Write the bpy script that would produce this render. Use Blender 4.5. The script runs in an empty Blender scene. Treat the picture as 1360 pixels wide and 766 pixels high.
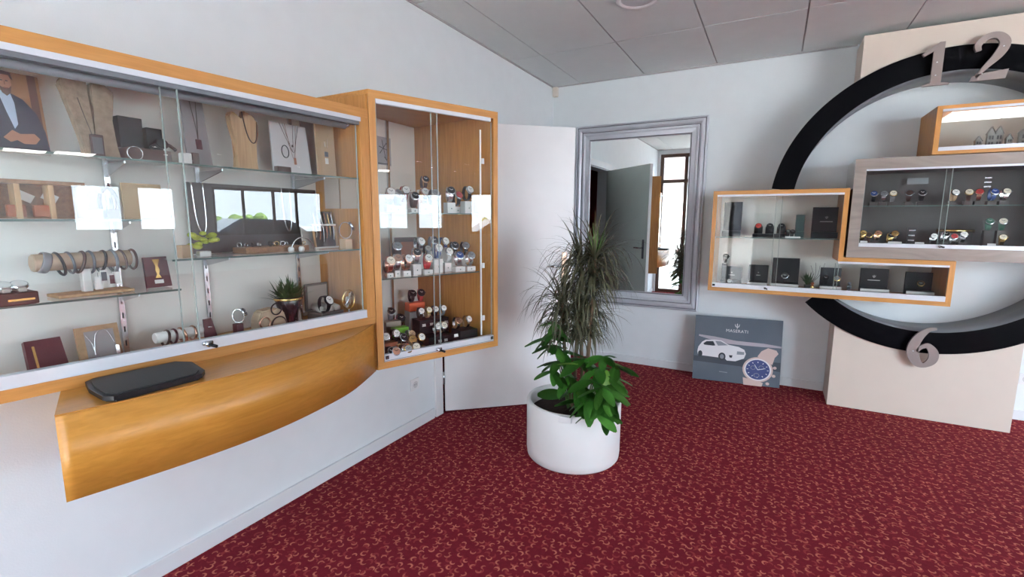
import bpy, bmesh, math, random
from mathutils import Vector, Matrix, Euler
PI = math.pi
sc = bpy.context.scene
col = sc.collection

# ------------------------------------------------------------------ camera
YAW, PITCH, ROLL = math.radians(28.626), math.radians(8.278), math.radians(.2176)
FPX = 631.7
CAM = Vector((2.028, -4.557, 1.397))
fw = Vector((-math.sin(YAW)*math.cos(PITCH), math.cos(YAW)*math.cos(PITCH), -math.sin(PITCH)))
rt = Vector((math.cos(YAW), math.sin(YAW), 0)); up = rt.cross(fw)
r2 = rt*math.cos(ROLL)+up*math.sin(ROLL); u2 = -rt*math.sin(ROLL)+up*math.cos(ROLL)
cd = bpy.data.cameras.new('camera'); cam = bpy.data.objects.new('camera', cd); col.objects.link(cam)
cd.sensor_width = 36; cd.lens = FPX/1360*36; cd.clip_start = .02; cd.clip_end = 200
cam.matrix_world = Matrix(((r2.x, u2.x, -fw.x, CAM.x), (r2.y, u2.y, -fw.y, CAM.y), (r2.z, u2.z, -fw.z, CAM.z), (0, 0, 0, 1)))
sc.camera = cam

# ------------------------------------------------------------------ world, lights, exposure
w = bpy.data.worlds.new('sky'); sc.world = w; w.use_nodes = True
bg = w.node_tree.nodes['Background']; bg.inputs[0].default_value = (.76, .88, 1, 1); bg.inputs[1].default_value = 13
sc.view_settings.view_transform = 'Standard'; sc.view_settings.look = 'None'; sc.view_settings.gamma = 1
sc.view_settings.exposure = 0.80
sl = bpy.data.lights.new('sun', 'SUN'); sl.energy = 115; sl.angle = .02; sl.color = (1, .97, .93); so = bpy.data.objects.new('sun', sl); col.objects.link(so)
so.rotation_euler = Vector((-.12, 1, 1.9)).to_track_quat('Z', 'Y').to_euler()     # high over the roof: lights the forecourt, not the room
sc.cycles.use_denoising = True
sc.cycles.max_bounces = 10; sc.cycles.diffuse_bounces = 5; sc.cycles.glossy_bounces = 5; sc.cycles.transparent_max_bounces = 24
sc.cycles.sample_clamp_indirect = 8
sc.cycles.caustics_reflective = False; sc.cycles.caustics_refractive = False
def portal(name, loc, rot, sx, sy):          # daylight portal filling a window opening
    l = bpy.data.lights.new(name, 'AREA'); l.shape = 'RECTANGLE'; l.size = sx; l.size_y = sy; l.cycles.is_portal = True
    o = bpy.data.objects.new(name, l); col.objects.link(o); o.location = loc; o.rotation_euler = rot
portal('daylight_portal', (.925, -5.02, 1.3), (PI/2, 0, 0), 1.8, 2.6)
portal('daylight_portal', (8.4, -5.02, 1.4), (PI/2, 0, 0), 6.4, 2.4)
portal('daylight_portal', (12.58, 0.2, 1.6), (PI/2, 0, PI/2), 5.9, 1.2)

# ------------------------------------------------------------------ pixel -> point on a real plane of the room
def ray(px, py): return r2*((px-680)/FPX) + u2*(-(py-383)/FPX) + fw
def onX(px, py, x): d = ray(px, py); return CAM + d*((x-CAM.x)/d.x)
def onY(px, py, y): d = ray(px, py); return CAM + d*((y-CAM.y)/d.y)
def onZ(px, py, z): d = ray(px, py); return CAM + d*((z-CAM.z)/d.z)

# ------------------------------------------------------------------ materials
M = {}
def mat(name, color, rough=.5, metal=0, spec=.5, bump=0, bscale=60, emit=0, coat=0, var=0, vscale=8, vcol=None):
    if name in M: return M[name]
    m = bpy.data.materials.new(name); m.use_nodes = True; nt = m.node_tree; b = nt.nodes['Principled BSDF']
    c4 = (*color, 1)
    b.inputs['Base Color'].default_value = c4; b.inputs['Roughness'].default_value = rough; b.inputs['Metallic'].default_value = metal
    b.inputs['Specular IOR Level'].default_value = spec; b.inputs['Coat Weight'].default_value = coat
    tc = nt.nodes.new('ShaderNodeTexCoord')
    nz = nt.nodes.new('ShaderNodeTexNoise'); nz.inputs['Scale'].default_value = vscale; nz.inputs['Detail'].default_value = 4
    nt.links.new(tc.outputs['Object'], nz.inputs['Vector'])
    mx = nt.nodes.new('ShaderNodeMix'); mx.data_type = 'RGBA'; mx.inputs['A'].default_value = c4
    v = var or .04
    mx.inputs['B'].default_value = (*(vcol or [min(1, c*(1-2*v)) for c in color]), 1)
    nt.links.new(nz.outputs['Fac'], mx.inputs['Factor']); nt.links.new(mx.outputs['Result'], b.inputs['Base Color'])
    if bump:
        n2 = nt.nodes.new('ShaderNodeTexNoise'); n2.inputs['Scale'].default_value = bscale; n2.inputs['Detail'].default_value = 5
        nt.links.new(tc.outputs['Object'], n2.inputs['Vector'])
        bp = nt.nodes.new('ShaderNodeBump'); bp.inputs['Strength'].default_value = bump; bp.inputs['Distance'].default_value = .003
        nt.links.new(n2.outputs['Fac'], bp.inputs['Height']); nt.links.new(bp.outputs['Normal'], b.inputs['Normal'])
    if emit:
        b.inputs['Emission Color'].default_value = c4; b.inputs['Emission Strength'].default_value = emit
    M[name] = m; return m
def wood(name, c1, c2, axis=0, rough=.38, scale=1.0):
    if name in M: return M[name]
    m = bpy.data.materials.new(name); m.use_nodes = True; nt = m.node_tree; b = nt.nodes['Principled BSDF']
    tc = nt.nodes.new('ShaderNodeTexCoord'); mp = nt.nodes.new('ShaderNodeMapping')
    s = [26*scale, 26*scale, 26*scale]; s[axis] = 1.6*scale; mp.inputs['Scale'].default_value = s
    nt.links.new(tc.outputs['Object'], mp.inputs['Vector'])
    n1 = nt.nodes.new('ShaderNodeTexNoise'); n1.inputs['Scale'].default_value = 3.2; n1.inputs['Detail'].default_value = 8; n1.inputs['Distortion'].default_value = .5
    nt.links.new(mp.outputs['Vector'], n1.inputs['Vector'])
    r = nt.nodes.new('ShaderNodeValToRGB'); r.color_ramp.elements[0].position = .3; r.color_ramp.elements[1].position = .72
    r.color_ramp.elements[0].color = (*c1, 1); r.color_ramp.elements[1].color = (*c2, 1)
    nt.links.new(n1.outputs['Fac'], r.inputs['Fac']); nt.links.new(r.outputs['Color'], b.inputs['Base Color'])
    bp = nt.nodes.new('ShaderNodeBump'); bp.inputs['Strength'].default_value = .08; bp.inputs['Distance'].default_value = .002
    nt.links.new(n1.outputs['Fac'], bp.inputs['Height']); nt.links.new(bp.outputs['Normal'], b.inputs['Normal'])
    b.inputs['Roughness'].default_value = rough
    M[name] = m; return m
def glass(name, tint=(.98, .99, .985), ior=1.56, rough=0.0, dirt=0):
    if name in M: return M[name]
    m = bpy.data.materials.new(name); m.use_nodes = True; nt = m.node_tree; nt.nodes.clear()
    o = nt.nodes.new('ShaderNodeOutputMaterial'); mix = nt.nodes.new('ShaderNodeMixShader')
    t = nt.nodes.new('ShaderNodeBsdfTransparent'); t.inputs[0].default_value = (*tint, 1)
    g = nt.nodes.new('ShaderNodeBsdfGlossy'); g.inputs['Roughness'].default_value = rough; g.inputs['Color'].default_value = (1, 1, 1, 1)
    f = nt.nodes.new('ShaderNodeFresnel'); f.inputs[0].default_value = ior
    ge = nt.nodes.new('ShaderNodeNewGeometry'); su = nt.nodes.new('ShaderNodeMath'); su.operation = 'SUBTRACT'; su.inputs[0].default_value = 1
    mu = nt.nodes.new('ShaderNodeMath'); mu.operation = 'MULTIPLY'
    nt.links.new(ge.outputs['Backfacing'], su.inputs[1]); nt.links.new(f.outputs[0], mu.inputs[0]); nt.links.new(su.outputs[0], mu.inputs[1])
    nt.links.new(mu.outputs[0], mix.inputs[0]); nt.links.new(t.outputs[0], mix.inputs[1]); nt.links.new(g.outputs[0], mix.inputs[2])
    nt.links.new(mix.outputs[0], o.inputs[0]); M[name] = m; return m

def carpet_mat():
    m = bpy.data.materials.new('carpet_red_curls'); m.use_nodes = True; nt = m.node_tree; b = nt.nodes['Principled BSDF']; N = nt.nodes; L = nt.links
    def math_(op, a=None, c=None, v0=None, v1=None):
        n = N.new('ShaderNodeMath'); n.operation = op
        if a is not None: L.new(a, n.inputs[0])
        if c is not None: L.new(c, n.inputs[1])
        if v0 is not None: n.inputs[0].default_value = v0
        if v1 is not None: n.inputs[1].default_value = v1
        return n.outputs[0]
    tc = N.new('ShaderNodeTexCoord')
    def curls(scale, off):
        mp = N.new('ShaderNodeMapping'); mp.inputs['Location'].default_value = (off, off*.7, 0); mp.inputs['Scale'].default_value = (scale, scale, scale)
        L.new(tc.outputs['Object'], mp.inputs['Vector'])
        wn = N.new('ShaderNodeTexNoise'); wn.inputs['Scale'].default_value = 2.5; L.new(mp.outputs[0], wn.inputs['Vector'])
        v = N.new('ShaderNodeTexVoronoi'); v.voronoi_dimensions = '2D'; v.inputs['Scale'].default_value = 1; v.inputs['Randomness'].default_value = .75
        L.new(mp.outputs[0], v.inputs['Vector'])
        s = N.new('ShaderNodeVectorMath'); s.operation = 'SUBTRACT'; L.new(mp.outputs[0], s.inputs[0]); L.new(v.outputs['Position'], s.inputs[1])
        sx = N.new('ShaderNodeSeparateXYZ'); L.new(s.outputs[0], sx.inputs[0])
        sp = N.new('ShaderNodeSeparateColor'); L.new(v.outputs['Color'], sp.inputs[0])
        ang = math_('ARCTAN2', sx.outputs[1], sx.outputs[0])
        rnd = math_('MULTIPLY', sp.outputs[0], v1=6.283)
        cs = math_('COSINE', math_('ADD', ang, rnd))
        arc = math_('GREATER_THAN', cs, v1=-.25)
        rad = math_('ADD', math_('MULTIPLY', sp.outputs[1], v1=.08), v1=.22)
        dd = math_('ABSOLUTE', math_('SUBTRACT', v.outputs['Distance'], rad))
        wid = math_('ADD', math_('MULTIPLY', math_('ADD', cs, v1=.25), v1=.055), v1=.03)
        band = math_('LESS_THAN', dd, wid)
        return math_('MULTIPLY', arc, band), sp.outputs[2]
    a, ra = curls(25, 0); c, rc = curls(20, 3.3)
    m1 = N.new('ShaderNodeMix'); m1.data_type = 'RGBA'; m1.inputs['A'].default_value = (.125, .006, .015, 1); m1.inputs['B'].default_value = (.20, .013, .024, 1)
    nz = N.new('ShaderNodeTexNoise'); nz.inputs['Scale'].default_value = 45; nz.inputs['Detail'].default_value = 3; L.new(tc.outputs['Object'], nz.inputs['Vector']); L.new(nz.outputs['Fac'], m1.inputs['Factor'])
    m2 = N.new('ShaderNodeMix'); m2.data_type = 'RGBA'; L.new(m1.outputs['Result'], m2.inputs['A']); m2.inputs['B'].default_value = (.28, .038, .040, 1); L.new(math_('MULTIPLY', c, v1=.8), m2.inputs['Factor'])
    m3 = N.new('ShaderNodeMix'); m3.data_type = 'RGBA'; L.new(m2.outputs['Result'], m3.inputs['A']); m3.inputs['B'].default_value = (.50, .165, .11, 1)
    L.new(math_('MULTIPLY', a, math_('ADD', math_('MULTIPLY', ra, v1=.5), v1=.5)), m3.inputs['Factor'])
    L.new(m3.outputs['Result'], b.inputs['Base Color']); b.inputs['Roughness'].default_value = .95; b.inputs['Specular IOR Level'].default_value = .15
    n2 = N.new('ShaderNodeTexNoise'); n2.inputs['Scale'].default_value = 260; L.new(tc.outputs['Object'], n2.inputs['Vector'])
    bp = N.new('ShaderNodeBump'); bp.inputs['Strength'].default_value = .5; bp.inputs['Distance'].default_value = .004; L.new(n2.outputs['Fac'], bp.inputs['Height']); L.new(bp.outputs[0], b.inputs['Normal'])
    return m
WALL = mat('wall_paint', (.765, .805, .82), .85, bump=.12, bscale=180)
CEIL = mat('ceiling_tile', (.72, .755, .75), .9, bump=.25, bscale=150)
GRID = mat('ceiling_grid', (.40, .39, .39), .6)
CARPET = carpet_mat()
WHITE = mat('white_lacquer', (.80, .80, .80), .35)
DOORW = mat('door_white', (.80, .795, .79), .4)
DOORG = mat('door_grey_green', (.80, .86, .79), .5)
WOODX = wood('beech_x', (.41, .176, .039), (.55, .257, .068), 0)
WOODZ = wood('beech_z', (.41, .176, .039), (.55, .257, .068), 2)
WOODY = wood('beech_y', (.41, .176, .039), (.55, .257, .068), 1)
ALU = mat('alu_track', (.66, .68, .72), .35, metal=.25)
DARKALU = mat('alu_dark', (.16, .17, .19), .4, metal=.6)
STEEL = mat('steel', (.62, .63, .65), .25, metal=1)
GLASS = glass('case_glass'); SHELFG = glass('shelf_glass', (.94, .975, .96)); WINDOWG = glass('window_glass', (.97, .98, .98), 1.5)
GEDGE = mat('shelf_glass_edge', (.13, .20, .18), .15); PEDGE = mat('pane_glass_edge', (.36, .42, .39), .15)
TINTG = glass('dimming_tint_glass', (.49, .50, .515), 1.5); TINTH = glass('light_dimming_tint_glass', (.90, .91, .92), 1.5)  # tints added to hold back daylight through the rear glazing
BLACK = mat('black_satin', (.008, .008, .010), .4, spec=.3)
BROWNF = mat('window_brown', (.085, .04, .022), .45)

# ------------------------------------------------------------------ mesh kit
class MB:
    def __init__(s): s.bm = bmesh.new(); s.mats = []
    def mi(s, m):
        if m not in s.mats: s.mats.append(m)
        return s.mats.index(m)
    def _fin(s, faces, m, smooth=False):
        i = s.mi(m)
        for f in faces: f.material_index = i; f.smooth = smooth
    def box(s, x0, x1, y0, y1, z0, z1, m, bevel=0, mtx=None):
        r = bmesh.ops.create_cube(s.bm, size=1)
        vs = r['verts']
        for v in vs: v.co = Vector((x0+(v.co.x+.5)*(x1-x0), y0+(v.co.y+.5)*(y1-y0), z0+(v.co.z+.5)*(z1-z0)))
        fs = list({f for v in vs for f in v.link_faces})
        if bevel:
            es = list({e for v in vs for e in v.link_edges})
            rr = bmesh.ops.bevel(s.bm, geom=es, offset=bevel, segments=2, affect='EDGES', profile=.5)
            vs = list({v for f in rr['faces'] for v in f.verts} | {v for v in vs if v.is_valid})
            fs = list({f for v in vs for f in v.link_faces})
        if mtx: bmesh.ops.transform(s.bm, matrix=mtx, verts=list({v for f in fs for v in f.verts}))
        s._fin(fs, m); return s
    def prism(s, pts, a, b, m, plane='xy', mtx=None, smooth=False):
        def P(p, h):
            return Vector((p[0], p[1], h)) if plane == 'xy' else Vector((p[0], h, p[1])) if plane == 'xz' else Vector((h, p[0], p[1]))
        v0 = [s.bm.verts.new(P(p, a)) for p in pts]; v1 = [s.bm.verts.new(P(p, b)) for p in pts]
        n = len(pts); caps = [s.bm.faces.new(v0), s.bm.faces.new(v1[::-1])]
        sides = [s.bm.faces.new((v0[i], v1[i], v1[(i+1) % n], v0[(i+1) % n])) for i in range(n)]
        fs = caps+sides
        if mtx: bmesh.ops.transform(s.bm, matrix=mtx, verts=v0+v1)
        s._fin(fs, m); 
        if smooth:
            for f in sides: f.smooth = True
        return s
    def tube(s, path, r, m, seg=8, closed=False, caps=True, flat=None):
        n = len(path); rings = []; path = [Vector(p) for p in path]
        rr = r if isinstance(r, (list, tuple)) else [r]*n
        prev = None
        for i, p in enumerate(path):
            if closed: t = path[(i+1) % n]-path[i-1]
            else: t = path[min(i+1, n-1)]-path[max(i-1, 0)]
            t.normalize()
            if prev is None:
                a = Vector((0, 0, 1)) if abs(t.z) < .9 else Vector((1, 0, 0))
                u = t.cross(a).normalized()
            else:
                u = (prev - t*prev.dot(t)).normalized()
            prev = u; v = t.cross(u)
            fu, fv = (1, 1) if flat is None else flat
            rings.append([s.bm.verts.new(p+(u*math.cos(2*PI*k/seg)*fu+v*math.sin(2*PI*k/seg)*fv)*rr[i]) for k in range(seg)])
        fs = []
        for i in range(n if closed else n-1):
            A, B = rings[i], rings[(i+1) % n]
            for k in range(seg): fs.append(s.bm.faces.new((A[k], A[(k+1) % seg], B[(k+1) % seg], B[k])))
        if caps and not closed: fs += [s.bm.faces.new(rings[0][::-1]), s.bm.faces.new(rings[-1])]
        s._fin(fs, m, True); return s
    def lathe(s, prof, m, seg=32, mtx=None, cap=True, smooth=True):
        rings = []
        for (r, z) in prof: rings.append([s.bm.verts.new((r*math.cos(2*PI*k/seg), r*math.sin(2*PI*k/seg), z)) for k in range(seg)])
        fs = []
        for A, B in zip(rings, rings[1:]):
            for k in range(seg): fs.append(s.bm.faces.new((A[k], A[(k+1) % seg], B[(k+1) % seg], B[k])))
        s._fin(fs, m, smooth)
        if cap:
            c = [s.bm.faces.new(rings[0][::-1]), s.bm.faces.new(rings[-1])]; s._fin(c, m)
        if mtx: bmesh.ops.transform(s.bm, matrix=mtx, verts=[v for R_ in rings for v in R_])
        return s
    def sphere(s, c, r, m, sc_=(1, 1, 1), seg=12):
        q = bmesh.ops.create_uvsphere(s.bm, u_segments=seg, v_segments=max(6, seg//2+2), radius=r)
        for v in q['verts']: v.co = Vector((v.co.x*sc_[0], v.co.y*sc_[1], v.co.z*sc_[2]))+Vector(c)
        s._fin({f for v in q['verts'] for f in v.link_faces}, m, True); return s
    def faces(s, vs, fs, m, smooth=False):
        V = [s.bm.verts.new(v) for v in vs]; s._fin([s.bm.faces.new([V[i] for i in f]) for f in fs], m, smooth); return s
    def build(s, name, parent=None, recalc=True):
        for e in s.bm.edges:
            if len(e.link_faces) == 2 and e.calc_face_angle(0) > .62: e.smooth = False
        if recalc: bmesh.ops.recalc_face_normals(s.bm, faces=s.bm.faces[:])
        me = bpy.data.meshes.new(name); s.bm.to_mesh(me); s.bm.free()
        for m in s.mats: me.materials.append(m)
        o = bpy.data.objects.new(name, me); col.objects.link(o)
        if parent: o.parent = parent
        return o
def tag(o, label=None, cat=None, group=None, kind=None):
    if label: o['label'] = label
    if cat: o['category'] = cat
    if group: o['group'] = group
    if kind: o['kind'] = kind
    return o
def empty(name, loc=(0, 0, 0), rz=0, label=None, cat=None, group=None, kind=None):
    o = bpy.data.objects.new(name, None); col.objects.link(o); o.location = loc; o.rotation_euler = (0, 0, rz); o.empty_display_size = .05
    return tag(o, label, cat, group, kind)
def copy_tree(o, parent=None):
    c = o.copy(); col.objects.link(c); c.parent = parent
    for ch in [x for x in bpy.data.objects if x.parent == o]: copy_tree(ch, c)
    return c
def struct(o): o['kind'] = 'structure'; return o
def holed_wall(name, u0, u1, z0, z1, t0, t1, holes, m, axis):
    """slab in the (u, z) plane from t0 to t1 thick, with rectangular holes, one connected mesh; axis 'x': u is world x"""
    us = sorted({u0, u1, *[h[0] for h in holes], *[h[1] for h in holes]}); zs = sorted({z0, z1, *[h[2] for h in holes], *[h[3] for h in holes]})
    b = MB(); vd = {}
    def V(i, j, k):
        if (i, j, k) not in vd:
            u, z, t = us[i], zs[j], (t0, t1)[k]; vd[i, j, k] = b.bm.verts.new((u, t, z) if axis == 'x' else (t, u, z))
        return vd[i, j, k]
    def solid(i, j):
        if not (0 <= i < len(us)-1 and 0 <= j < len(zs)-1): return False
        cu, cz = (us[i]+us[i+1])/2, (zs[j]+zs[j+1])/2
        return not any(h[0] < cu < h[1] and h[2] < cz < h[3] for h in holes)
    fs = []
    for i in range(len(us)-1):
        for j in range(len(zs)-1):
            if not solid(i, j): continue
            for k in (0, 1): fs.append(b.bm.faces.new((V(i, j, k), V(i+1, j, k), V(i+1, j+1, k), V(i, j+1, k))))
            for di, dj, e in ((-1, 0, ((i, j), (i, j+1))), (1, 0, ((i+1, j), (i+1, j+1))), (0, -1, ((i, j), (i+1, j))), (0, 1, ((i, j+1), (i+1, j+1)))):
                if not solid(i+di, j+dj):
                    (a, c), (d, f) = e; fs.append(b.bm.faces.new((V(a, c, 0), V(d, f, 0), V(d, f, 1), V(a, c, 1))))
    b._fin(fs, m); return struct(b.build(name))

# ------------------------------------------------------------------ room shell
H = 2.70; XR = 12.5; YR = -4.95; XC = 6.4; YF = 4.0
b = MB(); b.prism([(-.02, YR-.1), (XR+.1, YR-.1), (XR+.1, YF+.1), (XC-.1, YF+.1), (XC-.1, .02), (-.02, .02)], -.05, 0, CARPET); struct(b.build('floor'))
holed_wall('wall_left', YR, .1, 0, H+.1, -.15, 0, [(-1.905, -.975, 0, 2.06)], WALL, 'y')
holed_wall('wall_back', 0, XC-.15, 0, H+.1, 0, .12, [], WALL, 'x')
holed_wall('wall_side', 0, YF, 0, H+.1, XC-.15, XC, [], WALL, 'y')
holed_wall('wall_far', XC, XR, 0, H+.1, YF, YF+.12, [], WALL, 'x')
GL = [(.05, 1.80, .0, 2.62), (5.2, 11.6, .2, 2.6)]  # entrance glazing, then the opening added for more daylight
holed_wall('wall_rear', 0, XR, 0, H+.1, YR-.15, YR, GL, WALL, 'x')
RW = [(-2.66, -1.75, 1.08, 2.15), (-1.5, -.72, 1.08, 2.15), (.1, 3.1, .95, 2.2)]
holed_wall('wall_right', YR, YF, 0, H+.1, XR, XR+.15, RW, WALL, 'y')
# corridor seen through the open doorway (in the mirror)
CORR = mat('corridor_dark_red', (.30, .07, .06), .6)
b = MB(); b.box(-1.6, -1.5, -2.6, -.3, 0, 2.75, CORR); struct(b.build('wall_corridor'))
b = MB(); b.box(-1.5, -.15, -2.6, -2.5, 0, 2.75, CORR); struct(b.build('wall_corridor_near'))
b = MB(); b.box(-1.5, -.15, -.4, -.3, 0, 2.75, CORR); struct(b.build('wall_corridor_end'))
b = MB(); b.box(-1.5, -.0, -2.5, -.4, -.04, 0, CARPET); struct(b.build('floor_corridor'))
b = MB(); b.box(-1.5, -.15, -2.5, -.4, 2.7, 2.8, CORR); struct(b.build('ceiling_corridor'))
# ceiling: backing, then tiles hanging in a grid
cb = MB(); cb.prism([(-.02, YR-.1), (XR+.1, YR-.1), (XR+.1, YF+.1), (XC-.1, YF+.1), (XC-.1, .02), (-.02, .02)], H+.006, H+.1, GRID); ceiling = struct(cb.build('ceiling'))
TX, TY = .61, 1.2
tb = MB(); tb.box(.005, TX-.005, .005, TY-.005, H-.002, H+.0055, CEIL); tile = tb.build('ceiling_tile', ceiling); first = True
rnd = random.Random(3)
for i in range(-1, 21):
    for j in range(-4, 5):
        x0 = .29+TX*i; y0 = -.90-TY+TY*(-j-0)
        xa, xb, ya, yb = max(x0, .0), min(x0+TX, XR), max(y0, YR), min(y0+TY, YF)
        if y0 >= 0 and x0+TX <= XC: continue
        if x0 < XC and y0 >= -.001: xa = max(xa, XC)
        if x0 < XC and y0 < 0 < y0+TY: yb = min(yb, 0)
        if xb-xa < .03 or yb-ya < .03 or x0 < XC and xa > x0+TX: continue
        if first: t = tile; first = False
        else: t = tile.copy(); col.objects.link(t); t.parent = ceiling
        sx, sy = (xb-xa)/TX, (yb-ya)/TY
        t.scale = (sx, sy, 1); t.location = (xa, ya, rnd.uniform(-.0006, .0006))
# shadow-gap edge trim along the ceiling
b = MB(); b.box(0, .012, YR, 0, H-.012, H-.002, GRID); struct(b.build('trim_1'))
b = MB(); b.box(.012, 2.478, -.012, 0, H-.012, H-.002, GRID); struct(b.build('trim_2'))
# baseboards
BB = mat('baseboard_white', (.74, .765, .78), .5)
def base(name, x0, x1, y0, y1):
    b = MB(); b.box(x0, x1, y0, y1, 0, .072, BB, .002); struct(b.build(name))
base('baseboard_left', 0, .014, YR, -2.0)
base('baseboard_left_end', 0, .014, -.88, -.014)
base('baseboard_back', .014, 2.475, -.014, 0)
base('baseboard_back_right', 3.505, XC-.15, -.014, 0)
# door frame in the left wall, and the open leaf
b = MB()
for (ya, yb) in ((-1.985, -1.905), (-.975, -.895)):
    b.box(0, .018, ya, yb, 0, 2.14, DOORW, .002)
b.box(0, .018, -1.905, -.975, 2.06, 2.14, DOORW, .002)
for (ya, yb) in ((-1.905, -1.893), (-.987, -.975)): b.box(-.15, 0, ya, yb, 0, 2.06, DOORW)
b.box(-.15, 0, -1.893, -.987, 2.048, 2.06, DOORW); struct(b.build('trim_3'))
ang = math.atan2(.652, .736)
leaf = empty('door_1', (.022, -1.888, .0), ang, kind='structure')
b = MB(); b.box(0, .955, 0, .04, .012, 2.045, DOORW, .002)
o = b.build('leaf_panel', leaf)
o.data.materials.append(DOORG)
for p in o.data.polygons:
    if p.normal.y > .9 and p.center.y > .039: p.material_index = 1
BRASS = mat('handle_brass_plate', (.45, .30, .22), .3, metal=.8)
for sy, nm in ((-1, 'near'), (1, 'far')):
    y = -.001 if sy < 0 else .041
    mm = BRASS if sy < 0 else DARKALU
    b = MB(); b.box(.868, .904, min(y, y+sy*.008), max(y, y+sy*.008), .93, 1.16, mm, .003); o = b.build('backplate', leaf)
    b = MB(); b.tube([(.886, y, 1.06), (.886, y+sy*.045, 1.06), (.87, y+sy*.052, 1.06), (.77, y+sy*.052, 1.06)], .009, STEEL, 10); b.build('handle', leaf)
for z in (.22, 1.02, 1.82):
    b = MB(); b.tube([(-.008, -.006, z), (-.008, -.006, z+.09)], .008, STEEL, 10); b.build('hinge', leaf)

# glazing: rear entrance front, an added rear window, right-hand windows
def window(name, axis, t, u0, u1, z0, z1, mull, trans, wd=.06, m=BROWNF, dp=.07, pm=None):
    root = empty(name, (0, 0, 0), kind='structure')
    def bx(nm, ua, ub, za, zb, d0, d1, mm):
        b = MB()
        if axis == 'x': b.box(ua, ub, t+d0, t+d1, za, zb, mm)
        else: b.box(t+d0, t+d1, ua, ub, za, zb, mm)
        return b.build(nm, root)
    bx('jamb', u0, u0+wd, z0, z1, 0, dp, m); bx('jamb', u1-wd, u1, z0, z1, 0, dp, m)
    bx('head', u0+wd, u1-wd, z1-wd, z1, 0, dp, m); bx('sill', u0+wd, u1-wd, z0, z0+wd, 0, dp, m)
    for q in mull: bx('mullion', q-wd/2, q+wd/2, z0+wd, z1-wd, 0, dp, m)
    cuts = [u0+wd-wd/2]+list(mull)+[u1-wd+wd/2]
    zc = [z0+wd/2]+list(trans)+[z1-wd/2]
    for a, c in zip(cuts, cuts[1:]):
        for q in trans: bx('transom', a+wd/2, c-wd/2, q-wd/2, q+wd/2, 0, dp, m)
        for za, zb in zip(zc, zc[1:]): bx('pane', a+wd/2, c-wd/2, za+wd/2, zb-wd/2, dp/2-.003, dp/2+.003, pm or WINDOWG)
    return root
window('window_1', 'x', YR-.1, .05, 1.80, 0, 2.62, [.52, 1.40], [2.12], pm=TINTG)
window('window_2', 'x', YR-.1, 5.2, 11.6, .2, 2.6, [6.8, 8.4, 10.0], [], pm=TINTH)  # unseen window, added to light the room from the right
for n, h in zip((3, 4), RW[:2]): window(f'window_{n}', 'y', XR+.04, h[0], h[1], h[2], h[3], [], [], .05, WHITE)
window('window_5', 'y', XR+.04, *RW[2], [.85, 1.65, 2.3], [], .06, BROWNF)

# ------------------------------------------------------------------ outside, seen in reflections only
PAVE = mat('paving', (.55, .54, .52), .9, bump=.3, bscale=20); RENDER = mat('house_render', (.62, .60, .56), .9); ROOF = mat('roof_tiles', (.16, .13, .13), .8, bump=.5, bscale=30)
b = MB(); b.prism([(-30, -40), (45, -40), (45, 30), (-30, 30)], -.16, -.06, PAVE); tag(struct(b.build('pavement')))
def house(x, y, sx, sy, h, label):
    r = empty('house', (x, y, -.06), 0, label, 'building')
    b = MB(); b.box(-sx/2, sx/2, -sy/2, sy/2, 0, h, RENDER); b.build('wall', r)
    b = MB(); b.prism([(-sx/2-.3, h), (sx/2+.3, h), (0, h+1.9)], -sy/2-.3, sy/2+.3, ROOF, 'xz'); b.build('roof', r)
    for k in (-1, 1):
        for q in (.3, -.3):
            b = MB(); b.box(q*sx-.4, q*sx+.4, k*sy/2-.02, k*sy/2+.02, 1.0, 2.2, DARKALU); b.build('window', r)
            b = MB(); b.box(k*sx/2-.02, k*sx/2+.02, q*sy-.4, q*sy+.4, 1.0, 2.2, DARKALU); b.build('window', r)
house(-1.2, -17, 8, 6, 2.9, 'low pale house with dark roof across the street, seen in the wall mirror')
GREEN = mat('hedge_green', (.06, .13, .03), .8, var=.3, vscale=12, vcol=(.17, .28, .05))
b = MB(); rr = random.Random(8)
for k in range(90): b.sphere((17.6+rr.uniform(-.4, .4), rr.uniform(1.7, 3.3), rr.uniform(.1, 1.35)), rr.uniform(.12, .28), GREEN, seg=8)
tag(b.build('hedge'), 'leafy green bush beyond the far window, seen only as a reflection', 'bush')
car = empty('car', (15.6, 2.6, -.06), PI/2, 'dark blue hatchback parked outside, reflected in the long display case', 'car')
CARP = mat('car_paint', (.03, .045, .07), .2, coat=.6)
b = MB(); b.prism([(-2.0, .3), (2.0, .3), (2.05, .62), (1.9, .86), (1.05, .98), (.45, 1.4), (-1.1, 1.45), (-1.8, 1.02), (-2.05, .9)], -.85, .85, CARP, 'xz'); b.build('body', car)
b = MB(); b.prism([(.95, 1.0), (.42, 1.35), (-1.05, 1.39), (-1.5, 1.05)], -.86, .86, BLACK, 'xz'); b.build('side_window', car)
for x in (-1.25, 1.25):
    for y in (-.8, .8):
        b = MB(); b.lathe([(.31, -.1), (.33, -.06), (.33, .06), (.31, .1)], BLACK, 20, Matrix.Translation((x, y, .33)) @ Matrix.Rotation(PI/2, 4, 'X')); b.build('wheel', car)

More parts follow.
